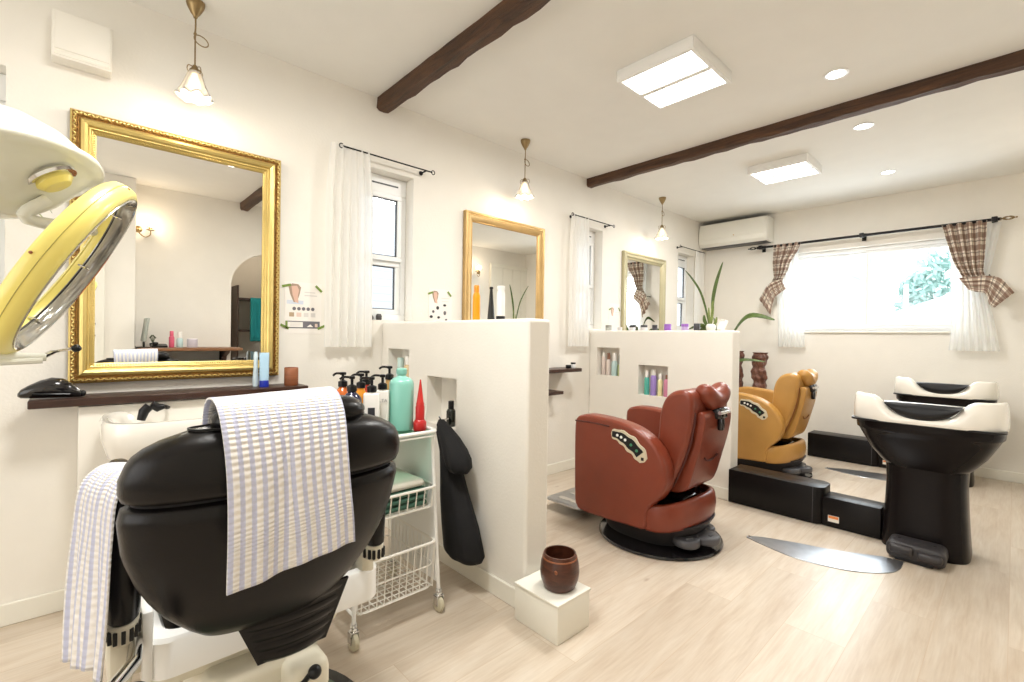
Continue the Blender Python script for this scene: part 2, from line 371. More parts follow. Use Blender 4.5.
def cut(o, boxes):
    """boolean difference of boxes, applied to the mesh"""
    cs = []
    for a, b in boxes:
        mb = MB(); mb.box(a, b); c = mb.build('cutter', WALL); cs.append(c)
        md = o.modifiers.new('b', 'BOOLEAN'); md.operation = 'DIFFERENCE'; md.object = c; md.solver = 'EXACT'
    bpy.context.view_layer.update()
    dg = bpy.context.evaluated_depsgraph_get()
    me = bpy.data.meshes.new_from_object(o.evaluated_get(dg))
    o.modifiers.clear(); o.data = me
    for f in me.polygons: f.use_smooth = False
    for c in cs: bpy.data.objects.remove(c)
    return o

# ------------------------------------------------------------------ dimensions (metres)
D = 2.547      # plane of the mirror wall
BX = 5.53      # plane of the window wall
CZ = 2.48      # ceiling
OY = -0.55     # plane of the wall opposite the mirrors
LX = -2.4      # end wall behind the machine

def room():
    m = MB(); m.box((LX - .15, OY - 1.6, -0.1), (BX + .15, D + .16, 0)); struct(m.build('floor', FLOOR))
    m = MB(); m.box((LX - .15, OY - 1.6, CZ), (BX + .15, D + .16, CZ + .1)); struct(m.build('ceiling', CEIL))
    m = MB(); m.box((LX - .15, D, 0), (BX + .15, D + .16, CZ)); w = m.build('wall_left', WALL)
    cut(w, [((x0, D - .05, 1.19), (x1, D + .3, 2.07)) for x0, x1 in WINS]); struct(w)
    m = MB(); m.box((BX, OY - .15, 0), (BX + .15, D, CZ)); w = m.build('wall_back', WALL)
    cut(w, [((BX - .05, .325, 1.212), (BX + .3, 1.635, 2.027))]); struct(w)
    # opposite wall with an arched opening and a closet recess line
    m = MB(); m.box((LX, OY - .12, 0), (BX, OY, CZ)); w = m.build('wall_right', WALL)
    arch = [(1.20, -0.1), (2.05, -0.1), (2.05, 1.62)] + [(1.625 + .425 * math.cos(a * PI / 12), 1.62 + .36 * math.sin(a * PI / 12)) for a in range(1, 12)] + [(1.20, 1.62)]
    c = MB(); c.prism(arch, 'y', OY - .3, OY + .1); co = c.build('cutter', WALL)
    md = w.modifiers.new('b', 'BOOLEAN'); md.operation = 'DIFFERENCE'; md.object = co; md.solver = 'EXACT'
    bpy.context.view_layer.update(); me = bpy.data.meshes.new_from_object(w.evaluated_get(bpy.context.evaluated_depsgraph_get()))
    w.modifiers.clear(); w.data = me; bpy.data.objects.remove(co)
    for f in me.polygons: f.use_smooth = False
    struct(w)
    m = MB(); m.box((LX - .15, OY, 0), (LX, D, CZ)); struct(m.build('wall_end', WALL))
    # back room behind the arch
    m = MB(); m.box((.9, OY - 1.3, 0), (.98, OY - .12, CZ)); m.box((2.5, OY - 1.3, 0), (2.58, OY - .12, CZ)); m.box((.9, OY - 1.38, 0), (2.58, OY - 1.3, CZ))
    struct(m.build('wall_alcove', WALL))
    # closet that steps out of the opposite wall, left part
    m = MB(); m.box((LX, OY, 0), (.40, OY + .20, CZ), .004, 1); struct(m.build('wall_closet', WALL))
    d = thing('door_1', 'door_1', None, (0, 0, 0)); del d['label']; d['kind'] = 'structure'
    m = MB(); m.box((-.62, OY + .2, .02), (.19, OY + .225, 2.1), .003, 1); m.build('door_panel', TRIM, d)
    for z in (1.16, 1.06):
        m = MB(); m.ball((.12, OY + .245, z), .012); m.build('door_knob', IRON, d)
    d = thing('door_2', 'door_2', None, (0, 0, 0)); del d['label']; d['kind'] = 'structure'
    for i in range(4):
        m = MB(); m.box((4.8 + i * .2, OY, .02), (4.995 + i * .2, OY + .03, 2.2), .004, 1); m.build('door_panel', TRIM, d)
    m = MB(); m.box((4.74, OY, 2.2), (BX, OY + .04, 2.26), .003, 1); m.box((4.74, OY, 0), (4.8, OY + .04, 2.2), .003, 1); m.build('door_frame', TRIM, d)
    # baseboards
    def bb(name, a, b):
        m = MB(); m.box(a, b, .003, 1); struct(m.build(name, TRIM))
    bb('baseboard_left', (LX, D - .014, 0), (1.32, D, .082))
    bb('baseboard_middle', (1.44, D - .014, 0), (3.3, D, .082)); bb('baseboard_far', (3.42, D - .014, 0), (BX, D, .082))
    bb('baseboard_back', (BX - .014, OY, 0), (BX, D - .014, .082))
    # partitions
    for i, (x, top) in enumerate(((1.325, 1.178), (3.305, 1.172))):
        m = MB(); m.box((x, 1.322, 0), (x + .13, D, top), .014, 3)
        w = m.build('partition_wall', WALL)
        cut(w, [((x - .1, 1.80, .66), (x + .09, 2.055, .898)), ((x - .1, 2.235, .79), (x + .09, 2.465, 1.026))])
        struct(w, 'waist-high cream plaster partition, ' + ('nearer one' if i == 0 else 'farther one'))
        m = MB(); m.box((x - .012, 1.322, 0), (x, D - .014, .08), .003, 1); m.box((x + .13, 1.322, 0), (x + .142, D - .014, .08), .003, 1)
        struct(m.build('baseboard_partition', TRIM))

WINS = [(-.62, -.19), (1.155, 1.525), (3.10, 3.47), (4.86, 5.23)]
room()

def small_window(i, x0, x1):
    w = thing('window_%d' % i, 'w', None); del w['label']; w['kind'] = 'structure'
    z0, z1 = 1.19, 2.07; y0, y1 = D + .085, D + .15
    m = MB()
    for a, b in (((x0 + .001, z0 + .04), (x0 + .035, z1 - .105)), ((x1 - .035, z0 + .04), (x1 - .001, z1 - .105)), ((x0 + .001, z0 + .001), (x1 - .001, z0 + .04)), ((x0 + .001, z1 - .105), (x1 - .001, z1 - .001))): m.box((a[0], y0, a[1]), (b[0], y1, b[1]), .004, 1)
    m.build('window_frame', UPVC, w)
    a0, a1, zm = x0 + .035, x1 - .035, 1.575
    for n, za, zb, dy in (('upper_sash', zm - .02, z1 - .105, 0.0), ('lower_sash', z0 + .04, zm - .02, .02)):
        m = MB(); t = .030
        for p, q in (((a0, za + t), (a0 + t, zb - t)), ((a1 - t, za + t), (a1, zb - t)), ((a0, za), (a1, za + t)), ((a0, zb - t), (a1, zb))): m.box((p[0], y0 + dy - .012, p[1]), (q[0], y0 + dy + .028, q[1]), .003, 1)
        s = m.build(n, UPVC, w)
        m = MB()
        for p, q in (((a0 + t, za + t), (a0 + t + .006, zb - t)), ((a1 - t - .006, za + t), (a1 - t, zb - t)), ((a0 + t, za + t), (a1 - t, za + t + .006)), ((a0 + t, zb - t - .006), (a1 - t, zb - t))): m.box((p[0], y0 + dy, p[1]), (q[0], y0 + dy + .012, q[1]))
        m.build('gasket', GREYP, s)
        m = MB(); m.box((a0 + t, y0 + dy + .004, za + t), (a1 - t, y0 + dy + .008, zb - t)); m.build('pane', GLASS, s)
    m = MB(); m.box((x0 + .06, y0 - .004, z1 - .055), (x1 - .06, y0 + .002, z1 - .047)); m.build('vent_slot', GREYP, w)
for i, (a, b) in enumerate(WINS): small_window(i + 1, a, b)

def back_window():
    w = thing('window_5', 'w', None); del w['label']; w['kind'] = 'structure'
    y0, y1, z0, z1 = .325, 1.635, 1.212, 2.027; x0 = BX + .06; t = .04
    m = MB()
    for a, b in (((y0 + .001, z0 + t), (y0 + t, z1 - t)), ((y1 - t, z0 + t), (y1 - .001, z1 - t)), ((y0 + .001, z0 + .001), (y1 - .001, z0 + t)), ((y0 + .001, z1 - t), (y1 - .001, z1 - .001))): m.box((x0, a[0], a[1]), (x0 + .07, b[0], b[1]), .004, 1)
    m.build('window_frame', UPVC, w)
    ym = (y0 + y1) / 2
    for a0, a1, dx in ((y0 + t, ym + .02, .01), (ym - .02, y1 - t, .035)):
        m = MB(); q = .028
        for a, b in (((a0, z0 + t + q), (a0 + q, z1 - t - q)), ((a1 - q, z0 + t + q), (a1, z1 - t - q)), ((a0, z0 + t), (a1, z0 + t + q)), ((a0, z1 - t - q), (a1, z1 - t))): m.box((x0 + dx, a[0], a[1]), (x0 + dx + .022, b[0], b[1]), .003, 1)
        s = m.build('sliding_sash', UPVC, w)
        m = MB(); m.box((x0 + dx + .009, a0 + q, z0 + t + q), (x0 + dx + .013, a1 - q, z1 - t - q)); m.build('pane', GLASS, s)
    m = MB(); m.box((BX - .02, y0 - .01, z0 - .018), (BX + .06, y1 + .01, z0), .004, 2); m.build('window_sill', TRIM, w)
back_window()

# beams: hewn, slightly wavy lower edges
def beam(x0, x1, zlow, label, seed):
    rnd = random.Random(seed); rs = []; n = 40
    for j in range(n + 1):
        y = OY + (D - OY - .001) * j / n
        k = lambda a: rnd.uniform(-a, a)
        rs.append([(x0 + k(.002), y, CZ), (x0 + k(.003), y, zlow + .012 + k(.004)), (x0 + .012 + k(.003), y, zlow + k(.004)), ((x0 + x1) / 2 + k(.004), y, zlow + k(.003)), (x1 - .01 + k(.004), y, zlow + k(.005)), (x1 + k(.003), y, zlow + .014 + k(.004)), (x1, y, CZ)])
    m = MB(); m.rings([[Vector(p) for p in r] for r in rs]); o = m.build('ceiling_beam', BEAM, angle=25)
    tag(o, label, 'ceiling beam', 'dark hewn ceiling beams')
beam(1.275, 1.352, 2.405, 'rough dark brown wooden ceiling beam nearer the camera, above the big gold mirror side', 1)
beam(3.225, 3.30, 2.412, 'rough dark brown wooden ceiling beam farther away, crossing between the two panel lights', 2)

# ------------------------------------------------------------------ russet / tan barber chairs
def pedal(mb, ang, ln, w, c=(0, -.06), z=.05):
    """one rounded lobe of the foot control, pointing to angle ang"""
    M = Matrix.Translation((c[0], c[1], z)) @ Matrix.Rotation(ang, 4, 'Z')
    out = []
    for t in range(17):
        a = -PI / 2 + PI * t / 16
        out.append((ln - w + w * math.cos(a) * (1.0 + .0 * t), w * math.sin(a)))
    out = [(0.06, -w * .8)] + out + [(0.06, w * .8)]
    t = MB()
    mb.prism(out, 'z', -.02, .022, .012, 3, M=M)
    mb.box((ln * .55, -.012, .018), (ln * .62, .012, .027), .003, 1, M=M)
    mb.box((ln * .82, -.018, .018), (ln * .88, .018, .027), .003, 1, M=M)

def barber_chair(label, loc, rz, leather, piping, group):
    t = thing('barber_chair', label, 'barber chair', loc, rz, group)
    m = MB(); m.lathe([(.05, .0), (.325, .0), (.335, .006), (.33, .016), (.30, .02), (.05, .02)], 48); m.build('base_plate', BLACKG, t)
    # plinth under the seat
    rs = []
    for z, kx, ky, cy in ((.018, .20, .24, .05), (.06, .215, .27, .05), (.11, .25, .30, .045), (.150, .285, .32, .04)):
        rs.append([Vector((kx * abs(math.cos(a)) ** .8 * math.copysign(1, math.cos(a)), cy + ky * abs(math.sin(a)) ** .8 * math.copysign(1, math.sin(a)), z)) for a in [2 * PI * i / 40 for i in range(40)]])
    m = MB(); m.rings(rs); m.build('plinth', GREYD, t)
    # side panels with arms
    prof = [(.352, .14), (.366, .18), (.372, .40), (.372, .60), (.358, .645), (.325, .664), (.27, .672), (.15, .668), (.04, .655), (-.05, .628), (-.13, .578), (-.185, .505), (-.205, .42), (-.195, .355), (-.16, .30), (-.12, .26), (-.098, .215), (-.092, .136), (.0, .125), (.15, .118), (.32, .118)]
    prof2 = [(p[0], p[1]) for p in spline([(a, b, 0) for a, b in prof + prof[:1]], 3)[:-1]]
    for sx in (-1, 1):
        a, b = sorted((sx * .312, sx * .212))
        m = MB(); m.prism(prof2, 'x', a, b, .028, 4)
        s = m.build('side_panel', leather, t, angle=60)
        # piping along the top of the arm, dark strip under the pad
        line = spline([(0, .362, .628), (0, .25, .632), (0, .13, .628)], 4)
        m = MB(); m.tube([(sx * .3125, p.y, p.z) for p in line], .0045, 6); m.build('piping', piping, s)
        # control plate: a scalloped band along the arm's curve
        mid = [Vector(p) for p in ((0, .115, .592), (0, .060, .587), (0, .0, .560), (0, -.055, .520), (0, -.088, .478))]
        wd = [.026, .034, .044, .040, .034]
        mids = spline(mid, 5); top = []; bot = []
        for i, p in enumerate(mids):
            k = i / (len(mids) - 1) * 4; j = min(int(k), 3); w_ = wd[j] + (wd[j + 1] - wd[j]) * (k - j)
            w_ *= 1 + .10 * math.sin(i * 1.3)
            dd = (mids[min(i + 1, len(mids) - 1)] - mids[max(i - 1, 0)]).normalized(); nn = Vector((0, -dd.z, dd.y))
            e = math.sqrt(max(0.0, 1 - (2 * i / (len(mids) - 1) - 1) ** 8)) * .9 + .1
            top.append(p + nn * w_ * e); bot.append(p - nn * w_ * e)
        out = [(p.y, p.z) for p in top + bot[::-1]]
        x0, x1 = sorted((sx * .311, sx * .3165)); m = MB(); m.prism(out, 'x', x0, x1, .0015, 1); pl = m.build('control_panel', DIALS, s)
        inn = [((p.y), (p.z)) for p in [q * .0 + (a_ * .80 + b_ * .20) for q, a_, b_ in zip(mids[1:17], top[1:17], bot[1:17])] + [(a_ * .20 + b_ * .80) for a_, b_ in list(zip(top[1:17], bot[1:17]))[::-1]]]
        x0, x1 = sorted((sx * .316, sx * .3185)); m = MB(); m.prism(inn, 'x', x0, x1, .001, 1); m.build('keypad', BLACKP, pl)
        for j in (4, 6, 8, 11, 14):
            q = mids[j]; m = MB(); m.lathe([(0, .0), (.0075, .0), (.0075, .003), (.005, .005), (0, .005)], 12, M=Matrix.Translation((sx * .318, q.y, q.z)) @ Matrix.Rotation(sx * PI / 2, 4, 'Y')); m.build('button', WHITE if j < 10 else GREENB, pl)
        q = mids[-3]; x0, x1 = sorted((sx * .316, sx * .319)); m = MB(); m.box((x0, q.y - .008, q.z - .008), (x1, q.y + .008, q.z + .008), .001, 1); m.build('power_key', BLACKP, pl)
    # seat cushion and front
    m = MB(); m.prism(rrect(-.14, .30, .40, .455, .05), 'x', -.208, .208, .035, 4); m.build('seat', leather, t, angle=60)
    m = MB(); m.prism(rrect(-.05, .13, .33, .33, .03), 'x', -.208, .208, .01, 2); m.build('seat_front', leather, t, angle=60)
    # backrest: front cushion that wraps forward, rounded head
    bp = [(-.055, .36), (-.085, .50), (-.098, .62), (-.108, .73), (-.135, .80), (-.178, .838), (-.232, .850), (-.272, .832), (-.285, .79), (-.285, .73), (-.268, .62), (-.235, .50), (-.195, .40), (-.162, .330), (-.125, .315)]
    bp = [(p.x, p.y) for p in spline([(a, b, 0) for a, b in bp + bp[:1]], 3)[:-1]]
    m = MB(); m.prism(bp, 'x', -.212, .212, .05, 5); bk = m.build('backrest', leather, t, angle=70)
    rp = [(-.11, .32), (-.20, .47), (-.245, .60), (-.270, .70), (-.285, .735), (-.310, .742), (-.325, .71), (-.315, .62), (-.280, .48), (-.240, .350), (-.19, .315), (-.15, .312)]
    rp = [(p.x, p.y) for p in spline([(a, b, 0) for a, b in rp + rp[:1]], 3)[:-1]]
    m = MB(); m.prism(rp, 'x', -.158, .158, .03, 4); m.build('back_panel', leather, t, angle=70)
    for sx in (-1, 1):
        m = MB(); m.tube([(sx * .180, y, z) for y, z in ((-.285, .742), (-.283, .70), (-.268, .60), (-.232, .48), (-.185, .37), (-.160, .33))], .0065, 8); m.build('back_seam', piping, t)
    m = MB(); m.tube(spline([(-.075, -.290, .50), (-.03, -.283, .478), (.03, -.283, .478), (.075, -.290, .50)], 5), .0045, 6); m.build('pocket_seam', piping, t)
    # headrest: saddle shape with two ears
    rs = []
    for i in range(25):
        u = -1 + i / 12; x = u * .128; e = (1 - abs(u) ** 5) ** .5 if abs(u) < 1 else 0.02; e = max(e, .05)
        lift = .022 * math.cos(u * PI * 1.0) * -1 + .010
        rs.append([Vector((x, -.292 + (.060 * math.cos(a)) * e, .802 + lift + (.060 * math.sin(a)) * e)) for a in [2 * PI * k / 24 for k in range(24)]])
    m = MB(); m.rings(rs); hd = m.build('headrest', leather, t, angle=70)
    m = MB(); m.box((-.045, -.355, .70), (.045, -.30, .76), .012, 3); m.box((-.018, -.35, .64), (.018, -.325, .71), .006, 2); m.build('headrest_bracket', BLACKG, hd)
    m = MB(); m.tube([(-.055, -.353, .735), (.055, -.353, .735)], .010, 10); m.build('headrest_lever', CHROME, hd)
    # rear skirt: half ring round the back of the seat
    rs = []; n = 36
    for i in range(n + 1):
        a = -PI * i / n; c_, s_ = math.cos(a), math.sin(a); k = (1 - c_ * c_)
        ex = .288 * math.copysign(abs(c_) ** .92, c_); ey = -.085 + .178 * -abs(s_) ** .9
        nx, ny = c_ * .9, s_; L_ = math.hypot(nx, ny); nx /= L_; ny /= L_
        zt, zb = .262 + .028 * k, .120 + .02 * k; th = .034
        ring = []
        for q in range(16):
            w = 2 * PI * q / 16
            uu = math.copysign(abs(math.cos(w)) ** .5, math.cos(w)) * .5 - .5; vv = math.copysign(abs(math.sin(w)) ** .5, math.sin(w)) * .5 + .5
            bulge = .012 * math.sin(PI * vv)
            ring.append(Vector((ex + nx * (uu * th + bulge), ey + ny * (uu * th + bulge), zb + (zt - zb) * vv)))
        rs.append(ring)
    m = MB(); m.rings(rs); m.build('seat_skirt', leather, t, angle=60)
    m = MB(); m.prism([(.25 * math.copysign(abs(math.cos(a)) ** .8, math.cos(a)), -.07 + .17 * math.copysign(abs(math.sin(a)) ** .8, math.sin(a))) for a in [2 * PI * k / 36 for k in range(36)]], 'z', .14, .245, .01, 2)
    m.box((-.07, -.19, .24), (.07, -.08, .27), .02, 3); m.build('seat_pan', BLACKG, t)
    # foot pedals
    for ang, ln, w in ((-PI / 2 - .60, .275, .066), (-PI / 2 + .0, .290, .070), (-PI / 2 + .60, .250, .060)):
        m = MB(); pedal(m, ang, ln, w, (0, -.05), .064); m.build('foot_pedal', GREYP, t)
    # footrest plate and its arm
    m = MB(); m.prism(rrect(-.20, .40, .20, .70, .04), 'z', .060, .072, .004, 2); fr = m.build('footrest', STEEL, t)
    m = MB(); m.box((-.05, .30, .035), (.05, .56, .061), .006, 2); m.build('footrest_arm', BLACKP, fr)
    for x in (-.12, 0, .12):
        m = MB(); m.box((x - .02, .46, .071), (x + .02, .64, .075), .0015, 1); m.build('tread', CHROME, fr)
    m = MB(); m.box((-.03, .52, .0), (.03, .56, .040), .004, 1); m.build('footrest_stop', BLACKP, fr)
    return t
GREENB = plain('green_button', (.05, .25, .12), .3)
CH = 'reclining barber chairs facing the mirrors'
barber_chair('russet brown leather barber chair with a rounded arm, between the two partitions', (2.43, 1.36, 0), 0, REDL, REDD, CH)
barber_chair('mustard tan leather barber chair behind the farther partition', (4.36, 1.44, 0), 0, TANL, TAND, CH)

# ------------------------------------------------------------------ shampoo bowls
def shampoo_bowl(label, loc):
    t = thing('shampoo_bowl', label, 'shampoo bowl', loc, 0, 'black and white shampoo bowls on pedestals')
    # column (flares to the floor)
    rs = []; n = 48
    def se(a, rx, ry, p): return (rx * math.copysign(abs(math.cos(a)) ** p, math.cos(a)), ry * math.copysign(abs(math.sin(a)) ** p, math.sin(a)))
    for z, rx, ry in ((0, .160, .180), (.02, .162, .182), (.12, .157, .175), (.25, .150, .168), (.36, .148, .164), (.44, .150, .168), (.475, .155, .175)):
        rs.append([Vector((*se(2 * PI * i / n, rx, ry, .6), z)) for i in range(n)])
    m = MB(); m.rings(rs); m.build('pedestal', BOWLB, t, angle=50)
    # tapered underside
    rs = []
    for z, rx, ry, cx in ((.445, .15, .165, 0), (.47, .165, .19, 0), (.53, .195, .235, -.005), (.60, .220, .270, -.01), (.632, .232, .285, -.012), (.640, .241, .294, -.012), (.66, .243, .296, -.012), (.692, .243, .296, -.012)):
        rs.append([Vector((cx + se(2 * PI * i / n, rx, ry, .55)[0], se(2 * PI * i / n, rx, ry, .55)[1], z)) for i in range(n)])
    m = MB(); m.rings(rs); hs = m.build('underside', BOWLB, t, angle=50)
    for y in (-.085, .125):
        m = MB(); m.lathe([(0, 0), (.009, 0), (.009, .006), (0, .006)], 14, M=Matrix.Translation((-.186, y, .545)) @ Matrix.Rotation(-PI / 2, 4, 'Y')); m.build('screw_cap', BLACKP, hs)
    # white basin: outer wall, rolled rim with a neck dip on the near side, hollow inside
    n = 96
    def rimz(a):
        # angle PI = near side (-x): the neck dip lies there between two shoulders; the far side is lower
        d = abs((a - PI + PI) % (2 * PI) - PI)
        k = max(0.0, min(1.0, (d - 1.2) / 1.0)); k = k * k * (3 - 2 * k)
        return .826 - .070 * k - .100 * math.exp(-(d / .50) ** 6)
    rows = []
    def row(rx, ry, zf, p=.5):
        r = []
        for i in range(n):
            a = 2 * PI * i / n; x, y = se(a, rx, ry, p); th = math.atan2(y / ry, x / rx) % (2 * PI); r.append(Vector((x - .012, y, zf(th))))
        rows.append(r)
    row(.235, .288, lambda a: .690); row(.252, .304, lambda a: .690); row(.255, .307, lambda a: .70)
    row(.254, .306, lambda a: .70 + (rimz(a) - .70) * .5); row(.249, .301, lambda a: rimz(a) - .012); row(.243, .295, lambda a: rimz(a) - .002)
    row(.232, .284, lambda a: rimz(a)); row(.218, .270, lambda a: rimz(a) - .006); row(.205, .255, lambda a: rimz(a) - .025)
    row(.185, .232, lambda a: min(.70, rimz(a) - .03)); row(.13, .17, lambda a: .625); row(.03, .03, lambda a: .60, 1.0)
    m = MB(); m.rings(rows); m.build('basin', PORCELAIN, t, angle=60)
    m = MB(); m.prism(rrect(-.012 - .246, -.299, -.012 + .246, .299, .05), 'z', .684, .694, .002, 1); m.build('gasket', BLACKP, t)
    # black neck cushion lying in the dip
    rs = []
    for i in range(33):
        u = -1 + i / 16; y = u * .148; e = max(.03, 1 - abs(u) ** 2.0) ** .75; z = .795 - .044 * e
        rs.append([Vector((-.240 + .030 * math.cos(a), y, z + (.046 * e) * math.sin(a) + .004 * math.cos(a))) for a in [2 * PI * k / 20 for k in range(20)]])
    m = MB(); m.rings(rs); m.build('neck_cushion', BLACKP, t, angle=60)
    # mixer handle inside and drain
    m = MB(); m.tube(spline([(.13, .02, .66), (.13, .02, .71), (.10, .02, .73), (.04, .02, .725)], 5), .011, 10); m.ball((.13, .02, .65), (.03, .03, .02)); m.build('mixer_tap', CHROME, t)
    # foot pedal box, standing proud of the pedestal
    m = MB(); m.prism(rrect(-.105, .004, .125, .090, .03), 'x', -.300, -.155, .018, 3); pb = m.build('pedal_box', GREYD, t, angle=50)
    m = MB(); m.box((-.330, -.095, .032), (-.235, .000, .070), .014, 3); m.build('pedal_pad', GREYD, pb)
    m = MB(); m.box((-.325, .015, .037), (-.235, .110, .082), .014, 3); m.build('pedal_pad', GREYD, pb)
    for y in (-.06, .08):
        m = MB(); m.lathe([(0, 0), (.009, 0), (.008, .003), (0, .003)], 12, c=(-.22, y, .0895)); m.build('pedal_screw', BLACKP, pb)
    m = MB(); m.box((-.30, -.06, .0), (-.17, .09, .02), .004, 1); m.build('pedal_foot', BLACKP, pb)
    return t
shampoo_bowl('white-rimmed shampoo bowl on a glossy black pedestal, the nearer of the two', (3.37, .315, 0))
shampoo_bowl('white-rimmed shampoo bowl mostly hidden behind the nearer bowl', (5.16, .382, 0))

def floor_box(label, x, y, full):
    t = thing('service_box', label, 'floor box', (x, y, 0), 0, 'low black plumbing boxes on the floor')
    # tall length with a rounded end, then the lower length
    out = [(0, .555), (0, .06)] + [(.06 - .06 * math.cos(a * PI / 16), .06 - .06 * math.sin(a * PI / 16)) for a in range(1, 8)] + [(.06, 0), (.14, 0)] + [(.14 + .06 * math.sin(a * PI / 16), .06 - .06 * math.cos(a * PI / 16)) for a in range(1, 9)] + [(.20, .555)]
    m = MB(); m.prism(out, 'z', .004, .225, .004, 2); a = m.build('tall_cover', PLATF, t, angle=30)
    m = MB(); m.box((-.0015, .055, .006), (.01, .059, .222)); m.build('cover_joint', GREYD, a)
    m = MB(); m.box((.02, -.27, .003), (.17, .01, .175), .004, 2); b = m.build('low_cover', PLATF, t)
    m = MB(); m.box((.018, -.075, .035), (.021, -.02, .072)); lb = m.build('warning_label', plain('label_white', (.8, .76, .7)), b)
    m = MB(); m.box((.0168, -.072, .055), (.0185, -.023, .070)); m.build('label_stripe', plain('label_orange', (.75, .25, .06)), lb)
floor_box('low black box running from the farther partition to the nearer shampoo bowl', 3.275, .765, True)
floor_box('low black box by the window wall, leading to the far shampoo bowl', 5.20, .80, True)

def floor_plate(label, loc):
    pts = spline([(-.10, .645, 0), (-.15, .50, 0), (-.175, .35, 0), (-.125, .165, 0), (-.02, .04, 0), (.08, .0, 0), (.20, .0, 0)], 6)
    pt2 = spline([(.19, .08, 0), (.125, .19, 0), (.076, .29, 0), (.03, .44, 0), (-.03, .58, 0), (-.075, .65, 0)], 6)
    t = thing('floor_plate', label, 'steel floor plate', loc, 0, 'curved steel plates let onto the floor')
    m = MB(); m.prism([(p.x, p.y) for p in pts + pt2], 'z', .0, .004, .0015, 1); b = m.build('plate', STEEL, t)
    m = MB(); m.lathe([(0, 0), (.008, 0), (.006, .0025), (0, .003)], 12, c=(-.083, .635, .004)); m.build('screw', CHROME, t)
floor_plate('curved brushed steel plate on the floor in front of the nearer shampoo bowl', (2.86, .365, 0))
floor_plate('curved steel plate on the floor beside the box near the window wall', (4.90, .47, 0))

